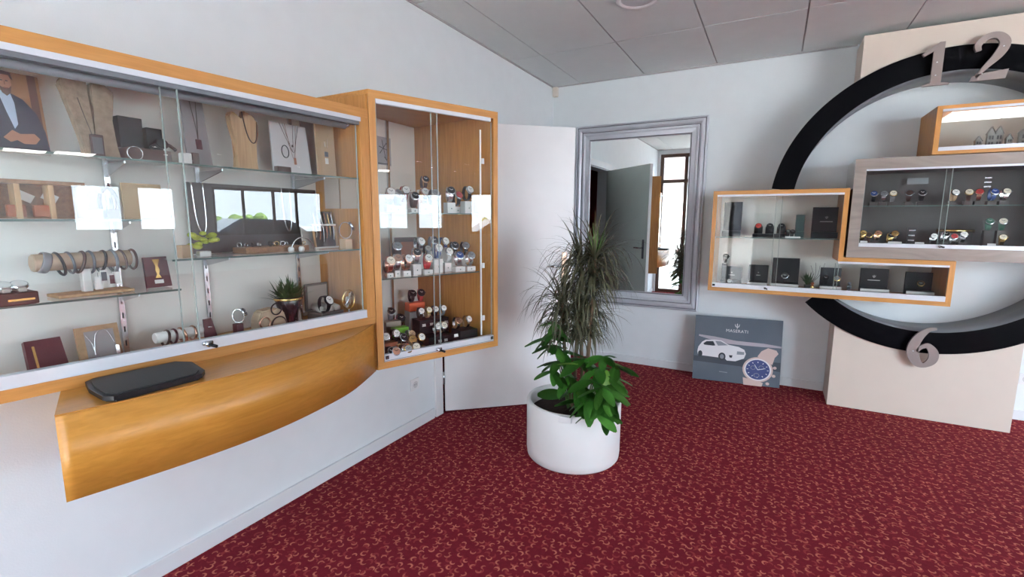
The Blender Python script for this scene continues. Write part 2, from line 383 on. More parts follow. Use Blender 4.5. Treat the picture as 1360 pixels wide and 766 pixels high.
# ------------------------------------------------------------------ ceiling lights
LAMP = mat('light_diffuser', (1, .97, .92), .5, emit=14)
OFF = mat('diffuser_off', (.62, .62, .63), .3)
r = empty('ceiling_light', (1.215, -1.52, H-.002), 0, 'round recessed ceiling light, unlit, near the left wall', 'light')
b = MB(); b.lathe([(.095, -.001), (.098, -.008), (.118, -.012), (.125, -.004), (.125, 0)], WHITE, 40, cap=False); b.build('trim_ring', r)
b = MB(); b.lathe([(.002, -.003), (.06, -.005), (.096, -.002)], OFF, 40, cap=False); b.build('diffuser', r)
for k, (x, y) in enumerate(((10.5, -1.3), (9.3, -1.75), (11.2, -.6), (9.5, -.6), (11.8, .1), (10.6, 1.5))):
    if k == 0:
        sp = empty('spotlight', (x, y, H-.002), 0, 'small round recessed spotlight, lit, at the far right of the shop', 'light', 'lit ceiling spotlights far to the right')
        b = MB(); b.lathe([(.06, -.001), (.085, -.012), (.09, 0)], WHITE, 24, cap=False); b.build('trim_ring', sp)
        b = MB(); b.lathe([(.001, -.004), (.06, -.003)], LAMP, 24, cap=False); b.build('diffuser', sp)
    else:
        c = copy_tree(sp); c.location = (x, y, H-.002); c['label'] = f'small round recessed spotlight, lit, far right at the {["", "nearest spot", "farthest from the window wall", "middle row", "window row", "side annexe"][k]}'
for k, (x, y) in enumerate(((11.75, -3.3), (11.55, -2.6))):
    if k == 0:
        sp = empty('panel_light', (x, y, H-.003), 0, 'long lit ceiling light panel at the far right of the shop', 'light', 'lit ceiling panels far to the right')
        b = MB(); b.box(-.3, .3, -.31, .31, -.02, 0, WHITE); b.build('housing', sp)
        b = MB(); b.box(-.27, .27, -.29, .29, -.026, -.0205, LAMP); b.build('diffuser', sp)
    else:
        c = copy_tree(sp); c.location = (x, y, H-.003); c['label'] = 'second lit ceiling light panel, nearer to the back wall'

# ================================================================== left wall: long display case
def frame_mtx(p, q, z=0):            # local x along p->q, local y into the wall
    a = math.atan2(q[1]-p[1], q[0]-p[0]); return a
FL, FR = (.1484, -4.75), (.360, -2.883)          # front edge of the long case, left and right end
A1 = math.atan2(FR[1]-FL[1], FR[0]-FL[0]); L1 = math.hypot(FR[0]-FL[0], FR[1]-FL[1])
def xf(y): return FR[0]-(FR[1]-y)*(FR[0]-FL[0])/(FR[1]-FL[1])
CW = mat('case_back_white', (.86, .85, .80), .7)
long = empty('long_display_case', (FL[0], FL[1], 0), A1, 'long beech wall display case with sliding glass and glass shelves', 'display case')
inv1 = Matrix.Translation((FL[0], FL[1], 0)) @ Matrix.Rotation(A1, 4, 'Z'); inv1 = inv1.inverted()
def loc1(x, y): v = inv1 @ Vector((x, y, 0)); return (v.x, v.y)
def poly1(ya, yb, d0): return [loc1(.003, ya), loc1(.003, yb), loc1(xf(yb)-d0, yb), loc1(xf(ya)-d0, ya)]
Y0, Y1 = FL[1], FR[1]
ZT, ZB = 1.891, .894
b = MB(); b.prism(poly1(Y0, Y1, .001), ZT-.02, ZT, WOODX); b.box(0, L1, .0, .02, ZT-.042, ZT-.02, WOODX); b.build('top_panel', long)
b = MB(); b.prism(poly1(Y0, Y1, .001), ZB, ZB+.022, WOODX); b.box(0, L1, 0, .02, ZB+.022, ZB+.038, WOODX); b.build('bottom_panel', long)
b = MB(); b.prism(poly1(Y1-.02, Y1, .0205), ZB+.022, ZT-.02, WOODZ); b.box(L1-.05, L1, 0, .02, ZB+.038, ZT-.042, WOODZ); b.build('side_panel', long)
b = MB(); b.prism(poly1(Y0, Y0+.02, .001), ZB+.022, ZT-.02, WOODZ); b.build('side_panel', long)
b = MB(); b.prism([loc1(.003, Y0+.02), loc1(.003, Y1-.02), loc1(.008, Y1-.02), loc1(.008, Y0+.02)], ZB+.022, ZT-.02, CW); b.build('back_panel', long)
b = MB(); b.box(.0, L1-.045, -.004, .012, ZT-.060, ZT-.042, ALU); b.build('top_track', long)
b = MB(); b.box(.0, L1-.05, .0, .03, ZT-.075, ZT-.060, DARKALU); b.build('track_channel', long)
b = MB(); b.box(.0, L1-.052, -.004, .024, ZB+.038, ZB+.075, ALU, .001); b.box(.0, L1-.052, -.006, -.004, ZB+.038, ZB+.041, ALU); b.build('bottom_track', long)
b = MB(); b.tube([(.05, .05, ZT-.082), (L1-.09, .05, ZT-.082)], .013, mat('tube_grey', (.25, .25, .28), .3), 12); b.build('light_tube', long)
b = MB(); b.tube([(L1-.09, .05, ZT-.082), (L1-.075, .05, ZT-.079), (L1-.07, .05, ZT-.06)], .008, STEEL, 8); b.build('tube_holder', long)
def paneat(root, a, c, d, z0, z1, nm='glass_pane'):
    b = MB(); b.box(a, c, d, d+.005, z0, z1, GLASS); o = b.build(nm, root)
    for q in (a, c):
        b = MB(); b.box(q-.0015, q+.0015, d-.0005, d+.0055, z0, z1, PEDGE); b.build('pane_edge', o)
    return o
SG = loc1(xf(-3.66), -3.66)[0]
paneat(long, .01, SG+.015, .004, ZB+.075, ZT-.060)
paneat(long, SG-.03, L1-.06, .014, ZB+.075, ZT-.060)
def lock(root, x, y, z):
    b = MB(); b.tube([(x-.012, y, z), (x+.02, y, z)], .007, STEEL, 10); b.tube([(x, y, z), (x, y-.022, z-.002)], .009, STEEL, 12); b.build('lock', root)
    b = MB(); b.tube([(x+.001, y-.022, z-.002), (x+.012, y-.05, z-.006)], .006, BLACK, 8); b.build('key', root)
lock(long, SG+.03, -.008, ZB+.062)
# wall standards and brackets
std = {}
for yy in (-4.35, -3.762, -3.466, -3.036):
    lx, ly = loc1(.009, yy)
    b = MB(); b.box(lx-.008, lx+.008, ly-.012, ly-.001, ZB+.023, ZT-.022, STEEL); s_ = b.build('wall_standard', long)
    b = MB()
    for k in range(18): b.box(lx-.002, lx+.002, ly-.0135, ly-.012, ZB+.05+k*.05, ZB+.07+k*.05, BLACK)
    b.build('slots', s_)['kind'] = 'stuff'
SH1, SH2, SH3, SH4 = 1.583, 1.392, 1.256, 1.154
def shelf(ya, yb, z, inset, brk):
    b = MB(); P = poly1(ya, yb, inset); b.prism(P, z-.006, z, SHELFG)
    o = b.build('shelf', long)
    b = MB(); b.prism([P[3], P[2], (P[2][0], P[2][1]+.0015), (P[3][0], P[3][1]+.0015)], z-.0062, z+.0002, GEDGE); b.build('shelf_edge', o)
    for yy in brk:
        lx, ly = loc1(.009, yy); d = (xf(yy)-inset)*.8
        b = MB(); b.prism([(ly-.012, z-.007), (ly-.012-d, z-.007), (ly-.012-d, z-.014), (ly-.012, z-.05)], lx-.002, lx+.002, STEEL, 'yz'); b.build('bracket', o)
shelf(Y0+.025, Y1-.024, SH1, .035, (-4.35, -3.762, -3.466, -3.036))
shelf(Y0+.025, -3.70, SH2, .05, (-4.35, -3.762))
shelf(-3.69, Y1-.024, SH3, .035, (-3.466, -3.036))
shelf(Y0+.025, -3.672, SH4, .035, (-4.35, -3.762))

# ================================================================== curved counter under it
WOODD = wood('beech_counter', (.41, .18, .028), (.52, .235, .045), 1, .3)
WOODT = wood('beech_counter_top', (.36, .16, .03), (.46, .20, .04), 1, .28)
counter = empty('curved_counter', (0, 0, 0), 0, 'curved beech wall counter hanging below the long display case', 'counter')
def spline(pts, n=8):
    out = []
    for i in range(len(pts)-1):
        p0, p1, p2, p3 = pts[max(i-1, 0)], pts[i], pts[i+1], pts[min(i+2, len(pts)-1)]
        for k in range(n):
            t = k/n; out.append(tuple(.5*((2*p1[a])+(-p0[a]+p2[a])*t+(2*p0[a]-5*p1[a]+4*p2[a]-p3[a])*t*t+(-p0[a]+3*p1[a]-3*p2[a]+p3[a])*t**3) for a in range(len(p1))))
    out.append(tuple(pts[-1])); return out
arc = spline([(.440, -4.100), (.498, -3.84), (.525, -3.60), (.512, -3.38), (.465, -3.145), (.352, -2.886)], 7)
b = MB(); b.prism([(.002, -3.93)]+arc+[(.002, -2.886)], .652, .888, WOODD, smooth=False); o = b.build('front_panel', counter)
for p in o.data.polygons:
    if abs(p.normal.z) < .5 and p.normal.x > .55 and p.center.y > -4.09: p.use_smooth = True
b = MB(); b.prism([(.002, -3.93)]+arc+[(.002, -2.886)], .8885, .8938, WOODT); b.build('counter_top', counter)
# black tray on the counter
tp = [onZ(*p, .912) for p in ((113, 508), (124, 503), (233, 480.5), (255, 481), (272, 492), (268, 497), (151, 527), (136, 527), (118, 517))]
b = MB(); P = [(p.x, p.y) for p in tp]; cx = sum(p[0] for p in P)/len(P); cy = sum(p[1] for p in P)/len(P)
def sc2(k): return [(cx+(p[0]-cx)*k, cy+(p[1]-cy)*k) for p in P]
b.prism(sc2(.93), .8945, .901, BLACK); b.prism(sc2(1.0), .901, .914, BLACK); b.prism(sc2(.9), .914, .917, mat('black_leather', (.02, .019, .019), .55, bump=.3, bscale=300))
tag(b.build('tray'), 'flat black leather presentation pad lying on the beech counter', 'pad')

# ================================================================== angled corner cabinet
TL, TR = (.3625, -2.8815), (.645, -2.195)
A2 = math.atan2(TR[1]-TL[1], TR[0]-TL[0]); L2 = math.hypot(TR[0]-TL[0], TR[1]-TL[1])
inv2 = (Matrix.Translation((TL[0], TL[1], 0)) @ Matrix.Rotation(A2, 4, 'Z')).inverted()
def loc2(x, y): v = inv2 @ Vector((x, y, 0)); return (v.x, v.y)
cabt = empty('corner_display_cabinet', (TL[0], TL[1], 0), A2, 'tall beech display cabinet angled out from the wall, full of watches', 'display case')
zb, zt = .656, 1.981
WL = loc2(.003, TL[1]); WR = loc2(.003, -2.115)
out = [WL, (0, 0), (L2, 0), WR]
def inset_poly(a, c, dfront):   # a: world y at left inner, c: right inner
    l0 = loc2(.008, TL[1]+.022); l1 = loc2(TL[0]+.008, TL[1]+.022)
    r0 = loc2(.008, -2.138); r1 = loc2(TR[0]-.02, TR[1]-.02)
    return [l0, (.026, dfront), (L2-.026, dfront), r0]
b = MB(); b.prism(out, zt-.02, zt, WOODX); b.box(0, L2, 0, .018, zt-.037, zt-.02, WOODX); b.build('top_panel', cabt)
b = MB(); b.prism(out, zb, zb+.02, WOODX); b.box(0, L2, 0, .018, zb+.02, zb+.036, WOODX); b.build('bottom_panel', cabt)
b = MB(); b.prism([(-.018*.3, .018), (.033, .018), (.024, .03), loc2(.003, TL[1]+.022), WL], zb+.02, zt-.02, WOODZ); b.box(0, .033, 0, .018, zb+.036, zt-.037, WOODZ); b.build('side_panel', cabt)
b = MB(); b.prism([WR, (L2, .018), (L2-.03, .018), (L2-.022, .03), loc2(.003, -2.14)], zb+.02, zt-.02, WOODZ); b.box(L2-.03, L2, 0, .018, zb+.036, zt-.037, WOODZ); b.build('side_panel', cabt)
b = MB(); b.prism([loc2(.003, TL[1]+.024), loc2(.008, TL[1]+.024), loc2(.008, -2.142), loc2(.003, -2.142)], zb+.021, zt-.021, CW); b.build('back_panel', cabt)
b = MB(); b.box(.034, L2-.05, -.004, .014, zt-.057, zt-.037, ALU); b.build('top_track', cabt)
b = MB(); b.box(.034, L2-.034, -.004, .022, zb+.036, zb+.072, ALU, .001); b.box(.034, L2-.034, -.0055, -.004, zb+.040, zb+.042, DARKALU); bt = b.build('bottom_track', cabt)
for x in (.038, L2-.056):
    b = MB(); b.box(x, x+.018, -.0065, -.0045, zb+.048, zb+.066, BLACK, .001); b.box(x+.004, x+.012, -.008, -.0065, zb+.053, zb+.059, STEEL); b.build('track_stop', bt)
paneat(cabt, .036, .36, .004, zb+.072, zt-.057)
paneat(cabt, .33, L2-.036, .013, zb+.072, zt-.057)
lock(cabt, .335, -.008, zb+.052)
b = MB(); b.box(L2-.10, L2-.092, .03, .036, zb+.075, zt-.10, mat('white_strip', (.9, .9, .88), .4)); ls = b.build('white_strip', cabt)
for z in (.815, 1.12, 1.70):
    b = MB(); b.box(L2-.09, L2-.072, .028, .036, z, z+.03, WHITE, .002); b.build('clip', ls)
lx, ly = loc2(.008, -2.44)
b = MB(); 
wl = [loc2(.0085, -2.40), loc2(.0085, -2.38), loc2(.018, -2.38), loc2(.018, -2.40)]
b.prism(wl, zb+.023, zt-.022, STEEL); b.build('wall_standard', cabt)
def tshelf(z):
    P = [loc2(.0085, TL[1]+.026), (.036, .03), (L2-.11, .03), loc2(.0085, -2.146)]
    b = MB(); b.prism(P, z-.006, z, SHELFG); o = b.build('shelf', cabt)
    b = MB(); b.prism([P[1], P[2], (P[2][0], P[2][1]+.0015), (P[1][0], P[1][1]+.0015)], z-.0062, z+.0002, GEDGE); b.build('shelf_edge', o)
TS1, TS2, TS0 = 1.428, 1.104, zb+.021
tshelf(TS1); tshelf(TS2)

# ================================================================== back wall: panel, clock ring, wall cases
BEIGE = mat('panel_beige', (.63, .545, .465), .6)
BEIGES = mat('panel_edge_grey', (.55, .56, .60), .6)
CX, CZ, RO, RI = 2.993, 1.495, 1.012, .862
def arcpts(r, a0, a1, n=40): return [(CX+r*math.cos(a0+(a1-a0)*k/n), CZ+r*math.sin(a0+(a1-a0)*k/n)) for k in range(n+1)]
PX0, PX1 = 2.48, 3.505; Rm = RI+.03
ac = math.acos((PX1-CX)/Rm); ac2 = math.acos((PX0-CX)/Rm)
panel = empty('clock_panel', (0, 0, 0), 0, 'beige floor-to-ceiling wall panel cut away inside the clock ring', 'wall panel')
for nm, lowhigh in (('lower_board', -1), ('upper_board', 1)):
    if lowhigh < 0: pts = [(PX0, 0.001), (PX1, 0.001)]+arcpts(Rm, -ac, -ac2)
    else: pts = [(PX1, 2.655), (PX0, 2.655)]+arcpts(Rm, ac2, ac)
    b = MB(); b.prism(pts, -.335, -.014 if lowhigh < 0 else -.001, BEIGE, 'xz'); b.bm.normal_update()
    b.build(nm, panel)
ring = MB(); n = 360
def in_case(k):        # the ring stops where the stepped box interrupts it
    r_ = (RI+RO)/2; x = CX+r_*math.cos(2*PI*(k+.5)/n); z = CZ+r_*math.sin(2*PI*(k+.5)/n)
    def ins(r): x = CX+r*math.cos(2*PI*(k+.5)/n); z = CZ+r*math.sin(2*PI*(k+.5)/n); return (1.59 < x < 2.482 and .832 < z < 1.62) or (1.59 < x < 3.09 and .832 < z < 1.13)
    return ins(RI) and ins(RO) or ins(RI) and ins(r_) or ins(RO) and ins(r_)
V = [[ring.bm.verts.new((CX+r*math.cos(2*PI*k/n), y, CZ+r*math.sin(2*PI*k/n))) for k in range(n)] for (r, y) in ((RI, -.350), (RO, -.350), (RO, -.337), (RI+.028, -.337), (RI+.028, -.002), (RI, -.002))]
RB = mat('ring_black', (.003, .003, .004), .4, spec=.03); RG = mat('ring_inner_grey', (.20, .215, .235), .45)
for q in range(6):
    Aq, Bq = V[q], V[(q+1) % 6]
    fs = [ring.bm.faces.new((Aq[k], Aq[(k+1) % n], Bq[(k+1) % n], Bq[k])) for k in range(n) if not in_case(k)]
    ring._fin(fs, RG if q == 5 else RB if q in (0, 1) else RG, q in (1, 3, 5))
clock = empty('wall_clock', (0, 0, 0), 0, 'huge black ring clock on the back wall behind the display boxes', 'clock')
ring.build('ring', clock)
NUM = mat('numeral_taupe', (.27, .22, .205), .45, metal=.2)
def stroke(pts, wd, n=6):        # calligraphic outline from a centre line with widths
    C_ = spline([(p[0], p[1], w_) for p, w_ in zip(pts, wd)], n); L_, R_ = [], []
    for i, p in enumerate(C_):
        a, c = C_[max(i-1, 0)], C_[min(i+1, len(C_)-1)]; dx, dy = c[0]-a[0], c[1]-a[1]; l = math.hypot(dx, dy) or 1
        L_.append((p[0]-dy/l*p[2]/2, p[1]+dx/l*p[2]/2)); R_.append((p[0]+dy/l*p[2]/2, p[1]-dx/l*p[2]/2))
    return L_, R_
def ribbon(b, pts, wd, y0, y1, m, mtx=None):
    L_, R_ = stroke(pts, wd); vs = []; n_ = len(L_)
    P = lambda p, y: b.bm.verts.new((p[0], y, p[1]))
    a = [P(p, y0) for p in L_]; c = [P(p, y0) for p in R_]; d = [P(p, y1) for p in L_]; e = [P(p, y1) for p in R_]; fs = []
    for i in range(n_-1):
        for (u, v) in ((a, c), (e, d), (d, a), (c, e)): fs.append(b.bm.faces.new((u[i], u[i+1], v[i+1], v[i])))
    fs += [b.bm.faces.new((a[0], c[0], e[0], d[0])), b.bm.faces.new((a[-1], d[-1], e[-1], c[-1]))]
    b._fin(fs, m)
    if mtx: bmesh.ops.transform(b.bm, matrix=mtx, verts=a+c+d+e)
ny0, ny1 = -.392, -.372
def numeral(name, x, z, s, parts, polys, label, sx=None):
    o = MB(); sx = sx or s
    for pts, wd in parts: ribbon(o, [(x+p[0]*sx, z+p[1]*s) for p in pts], [q*s for q in wd], ny0, ny1, NUM)
    for pl in polys: o.prism([(x+p[0]*sx, z+p[1]*s) for p in pl], ny0, ny1, NUM, 'xz')
    o = o.build(name, clock); o['label'] = label
    return o
one = [(.30, 1.0), (.40, 1.0), (.40, .06), (.56, .03), (.56, 0), (.05, 0), (.05, .03), (.20, .06), (.20, .80), (.02, .70), (-.02, .76)]
n1 = numeral('numeral_one', 2.80, 2.268, .265, [], [one], 'taupe numeral one of the twelve')
n2 = numeral('numeral_two', 3.045, 2.27, .27, [([(.10, .66), (.08, .80), (.22, .95), (.42, .95), (.54, .78), (.46, .55), (.25, .28), (.10, .08)], [.10, .13, .13, .15, .19, .18, .10, .07])], [[(.0, 0), (.62, 0), (.66, .20), (.16, .15), (.04, .10)]], 'taupe numeral two of the twelve')
n6 = numeral('numeral_six', 2.915, .398, .275, [([(.50, .98), (.32, .92), (.14, .66), (.08, .36), (.18, .10), (.33, .03), (.48, .16), (.50, .36), (.38, .53), (.24, .48), (.17, .36)], [.05, .11, .20, .23, .20, .12, .18, .19, .13, .09, .06])], [], 'taupe numeral six')
for o, P in ((n1, [(2.875, 2.41), (2.875, 2.33)]), (n2, [(3.185, 2.46), (3.10, 2.31)]), (n6, [(2.94, .50)])):
    for p in P:
        b = MB(); b.tube([(p[0], -.371, p[1]), (p[0], -.3515 , p[1])], .006, STEEL, 8); b.build('pin', o)
        b = MB(); b.tube([(p[0], -.392, p[1]), (p[0], -.394, p[1])], .004, WHITE, 8); b.build('screw_cap', o)

FY = -.405
# --- L-shaped wall case (A)
lcase = empty('stepped_display_box', (0, 0, 0), 0, 'white-backed beech wall box with a lower arm, left of the ring clock', 'display case')
ax0, axm, ax1, az0, azn, az1 = 1.587, 2.482, 3.10, .829, 1.134, 1.624
t = .03
Lout = [(ax0, az0), (ax1, az0), (ax1, azn), (axm, azn), (axm, az1), (ax0, az1)]
Lin = [(ax0+t, az0+t), (ax1-t, az0+t), (ax1-t, azn-t), (axm-t, azn-t), (axm-t, az1-t), (ax0+t, az1-t)]
names = ['bottom_panel', 'side_panel', 'arm_top_panel', 'side_panel', 'top_panel', 'side_panel']
for i in range(6):
    j = (i+1) % 6; b = MB(); b.prism([Lout[i], Lout[j], Lin[j], Lin[i]], FY, -.003, [WOODX, WOODZ][i % 2], 'xz'); b.build(names[i], lcase)
b = MB(); b.prism(Lin, -.010, -.003, CW, 'xz'); b.build('back_panel', lcase)
b = MB(); b.box(ax0+t, axm-t, FY-.003, FY+.012, az1-t-.014, az1-t, ALU); b.build('top_track', lcase)
b = MB(); b.box(axm-t, ax1-t, FY-.003, FY+.012, azn-t-.014, azn-t, ALU); b.build('arm_top_track', lcase)
b = MB(); b.box(ax0+t, ax1-t, FY-.003, FY+.02, az0+t, az0+t+.036, ALU, .001); bt = b.build('bottom_track', lcase)
b = MB(); b.box(ax0+t+.004, ax0+t+.024, FY-.006, FY-.0035, az0+t+.01, az0+t+.026, BLACK); b.build('track_stop', bt)
zz0, zz1 = az0+t+.036, az1-t-.014
paneat(lcase, 2.03, axm-t, FY+.004, azn-t, zz1, 'upper_glass_pane')
paneat(lcase, 1.62, 2.07, FY+.011, zz0, zz1)
paneat(lcase, 2.03, 2.46, FY+.004, zz0, azn-t, 'lower_glass_pane')
paneat(lcase, 2.44, ax1-t, FY+.011, zz0, azn-t-.014)
b = MB(); b.tube([(2.0, FY-.006, az0+t+.018), (2.0, FY-.02, az0+t+.018)], .008, STEEL, 10); b.tube([(2.002, FY-.02, az0+t+.018), (2.014, FY-.04, az0+t+.014)], .005, BLACK, 8); b.build('lock', lcase)
AS = 1.262
b = MB(); b.box(ax0+t+.002, axm-t-.002, FY+.05, -.011, AS-.006, AS, SHELFG); o = b.build('shelf', lcase)
b = MB(); b.box(ax0+t+.002, axm-t-.002, FY+.0485, FY+.05, AS-.0062, AS+.0002, GEDGE); b.build('shelf_edge', o)
AF = az0+t
# --- wide dark case wrapped in film (B)
FILM = mat('film_wrapped_wood', (.24, .19, .165), .2, coat=.8, var=.3, vscale=5, vcol=(.42, .35, .30), bump=1, bscale=9)
fm = FILM.node_tree; FILM.name = 'film_wrapped_wood'
wv = fm.nodes.new('ShaderNodeTexNoise'); wv.inputs['Scale'].default_value = 2.2; wv.inputs['Detail'].default_value = 3; wv.inputs['Distortion'].default_value = 2.5
mpp = fm.nodes.new('ShaderNodeMapping'); mpp.inputs['Scale'].default_value = (.8, 1, 3); fm.links.new(fm.nodes['Texture Coordinate'].outputs['Object'], mpp.inputs['Vector']); fm.links.new(mpp.outputs[0], wv.inputs['Vector'])
crr = fm.nodes.new('ShaderNodeValToRGB'); crr.color_ramp.elements[0].position = .3; crr.color_ramp.elements[1].position = .75; crr.color_ramp.elements[0].color = (.24, .20, .18, 1); crr.color_ramp.elements[1].color = (.36, .30, .26, 1)
fm.links.new(wv.outputs['Fac'], crr.inputs['Fac']); fm.links.new(crr.outputs['Color'], fm.nodes['Principled BSDF'].inputs['Base Color'])
FILMS = mat('film_wrapped_side', (.28, .27, .29), .25, coat=.5)
DGREY = mat('case_dark_grey', (.075, .066, .062), .6)
bx0, bx1, bz0, bz1 = 2.496, 3.74, 1.137, 1.820; FB = -.418
wcase = empty('film_wrapped_display_box', (0, 0, 0), 0, 'dark grey watch display box in taupe film-wrapped frame at centre of clock', 'display case')
tl, tt, tb_ = .066, .072, .078
Bout = [(bx0, bz0), (bx1, bz0), (bx1, bz1), (bx0, bz1)]; Bin = [(bx0+tl, bz0+tb_), (bx1-tl, bz0+tb_), (bx1-tl, bz1-tt), (bx0+tl, bz1-tt)]
for i, nm in enumerate(('bottom_panel', 'side_panel', 'top_panel', 'side_panel')):
    j = (i+1) % 4; b = MB(); b.prism([Bout[i], Bout[j], Bin[j], Bin[i]], FB, -.003, FILM, 'xz'); b.build(nm, wcase)
b = MB(); b.prism(Bin, -.012, -.003, DGREY, 'xz'); b.build('back_panel', wcase)
b = MB()
b.box(bx0+tl, bx0+tl+.004, FB+.03, -.013, bz0+tb_, bz1-tt, DGREY); b.box(bx0+tl+.004, bx1-tl, FB+.03, -.013, bz1-tt-.004, bz1-tt, DGREY); b.box(bx0+tl+.004, bx1-tl, FB+.03, -.013, bz0+tb_, bz0+tb_+.003, DGREY); b.build('lining', wcase)
b = MB(); b.box(bx0+tl, bx1-tl, FB-.003, FB+.012, bz1-tt-.012, bz1-tt, ALU); b.build('top_track', wcase)
b = MB(); b.box(bx0+tl, bx1-tl, FB-.003, FB+.02, bz0+tb_, bz0+tb_+.026, ALU, .001); b.build('bottom_track', wcase)
paneat(wcase, bx0+tl, 3.02, FB+.004, bz0+tb_+.026, bz1-tt-.012)
paneat(wcase, 2.99, bx1-tl, FB+.011, bz0+tb_+.026, bz1-tt-.012)
b = MB(); b.tube([(3.0, FB-.004, bz0+tb_+.014), (3.0, FB-.02, bz0+tb_+.014)], .008, STEEL, 10); b.tube([(3.003, FB-.02, bz0+tb_+.014), (3.018, FB-.035, bz0+tb_+.01)], .005, BLACK, 8); b.build('lock', wcase)
BS = 1.50; BFz = bz0+tb_+.003
b = MB(); b.box(bx0+tl+.006, bx1-tl-.002, FB+.06, -.014, BS-.005, BS, SHELFG); o = b.build('shelf', wcase)
b = MB(); b.box(bx0+tl+.006, bx1-tl-.002, FB+.0585, FB+.06, BS-.0052, BS+.0002, GEDGE); b.build('shelf_edge', o)
# --- small upper case (C)
FC = -.412; cx0, cx1, cz0, cz1 = 2.903, 3.50, 1.826, 2.132
ucase = empty('upper_display_box', (0, 0, 0), 0, 'small beech wall box with lit top and silver house ornaments, above the film-wrapped box', 'display case')
Co = [(cx0, cz0), (cx1, cz0), (cx1, cz1), (cx0, cz1)]; Ci = [(cx0+.028, cz0+.022), (cx1-.028, cz0+.022), (cx1-.028, cz1-.022), (cx0+.028, cz1-.022)]
for i, nm in enumerate(('bottom_panel', 'side_panel', 'top_panel', 'side_panel')):
    j = (i+1) % 4; b = MB(); b.prism([Co[i], Co[j], Ci[j], Ci[i]], FC, -.003, [WOODX, WOODZ][i % 2], 'xz'); b.build(nm, ucase)
b = MB(); b.prism(Ci, -.012, -.003, mat('case_back_grey', (.42, .41, .38), .7), 'xz'); b.build('back_panel', ucase)
b = MB(); b.box(cx0+.028, cx1-.028, FC-.003, FC+.012, cz1-.036, cz1-.022, ALU); b.build('top_track', ucase)
b = MB(); b.box(cx0+.028, cx1-.028, FC-.003, FC+.02, cz0+.022, cz0+.046, ALU); b.build('bottom_track', ucase)
LP = mat('lit_diffuser', (.96, .98, 1), .5, emit=.58)
for xa, xb in ((2.985, 3.325), (3.335, 3.46)):
    b = MB(); b.box(xa, xb, FC+.03, -.16, cz1-.046, cz1-.038, LP); o = b.build('lit_diffuser', ucase)
    b = MB(); b.box(xa, xb, -.158, -.014, cz1-.046, cz1-.038, LP); b.build('lit_diffuser', ucase)
paneat(ucase, cx0+.028, cx1-.028, FC+.006, cz0+.046, cz1-.036)

# ================================================================== mirror
mx0, mx1, mz0, mz1 = .272, 1.472, .575, 2.285
mir = empty('wall_mirror', (0, 0, 0), 0, 'large wall mirror in a wide ribbed silver frame on back wall', 'mirror')
SIL = mat('frame_silver', (.62, .63, .68), .4, metal=.25, var=.12, vscale=5)
SILD = mat('frame_silver_dark', (.20, .20, .22), .4, metal=.4)
prof = [(0, .002), (0, .040), (.010, .048), (.016, .040), (.022, .040), (.030, .050), (.046, .052), (.058, .042), (.062, .034), (.068, .034), (.074, .042), (.086, .040), (.094, .030), (.130, .024), (.138, .014), (.143, .010), (.143, .002)]
fb = MB(); rings = []
for (d, y) in prof: rings.append([fb.bm.verts.new(v) for v in ((mx0+d, -y, mz0+d), (mx1-d, -y, mz0+d), (mx1-d, -y, mz1-d), (mx0+d, -y, mz1-d))])
for q, (A_, B_) in enumerate(zip(rings, rings[1:]+rings[:1])):
    fs = [fb.bm.faces.new((A_[k], A_[(k+1) % 4], B_[(k+1) % 4], B_[k])) for k in range(4)]
    fb._fin(fs, SILD if q in (3, 8, 13) else SIL)
fb.build('frame', mir)
mm = bpy.data.materials.new('mirror_glass'); mm.use_nodes = True; pb = mm.node_tree.nodes['Principled BSDF']; pb.inputs['Metallic'].default_value = 1; pb.inputs['Roughness'].default_value = 0; pb.inputs['Base Color'].default_value = (.90, .93, .92, 1)
b = MB(); b.box(mx0+.1435, mx1-.1435, -.010, -.003, mz0+.1435, mz1-.1435, mm); b.build('mirror_glass', mir)
# corner sensor, sockets
b = MB(); b.box(.012, .062, -.045, -.004, 2.595, 2.685, mat('sensor_cream', (.72, .66, .58), .5), .006); tag(b.build('motion_sensor'), 'small cream motion sensor high in the wall corner', 'sensor')
def socket(name, loc, rz, label):
    r = empty(name, loc, rz, label, 'socket')
    b = MB(); b.box(-.04, .04, -.010, 0, -.04, .04, WHITE, .003); b.build('cover_plate', r)
    b = MB(); b.lathe([(.021, 0), (.023, .003), (.018, .003), (.016, .0005)], mat('socket_grey', (.6, .6, .6), .4), 24, Matrix.Translation((0, -.010, 0)) @ Matrix.Rotation(PI/2, 4, 'X')); b.build('receptacle', r)
    b = MB()
    for x in (-.008, .008): b.tube([(x, -.0105, 0), (x, -.0135, 0)], .0022, BLACK, 8)
    b.build('contact', r)
socket('wall_socket', (.0, -2.197, .308), PI/2, 'white wall socket low on left wall under the corner cabinet')
socket('wall_socket', (3.66, -.0, .30), 0, 'white wall socket low on the back wall right of the beige panel')

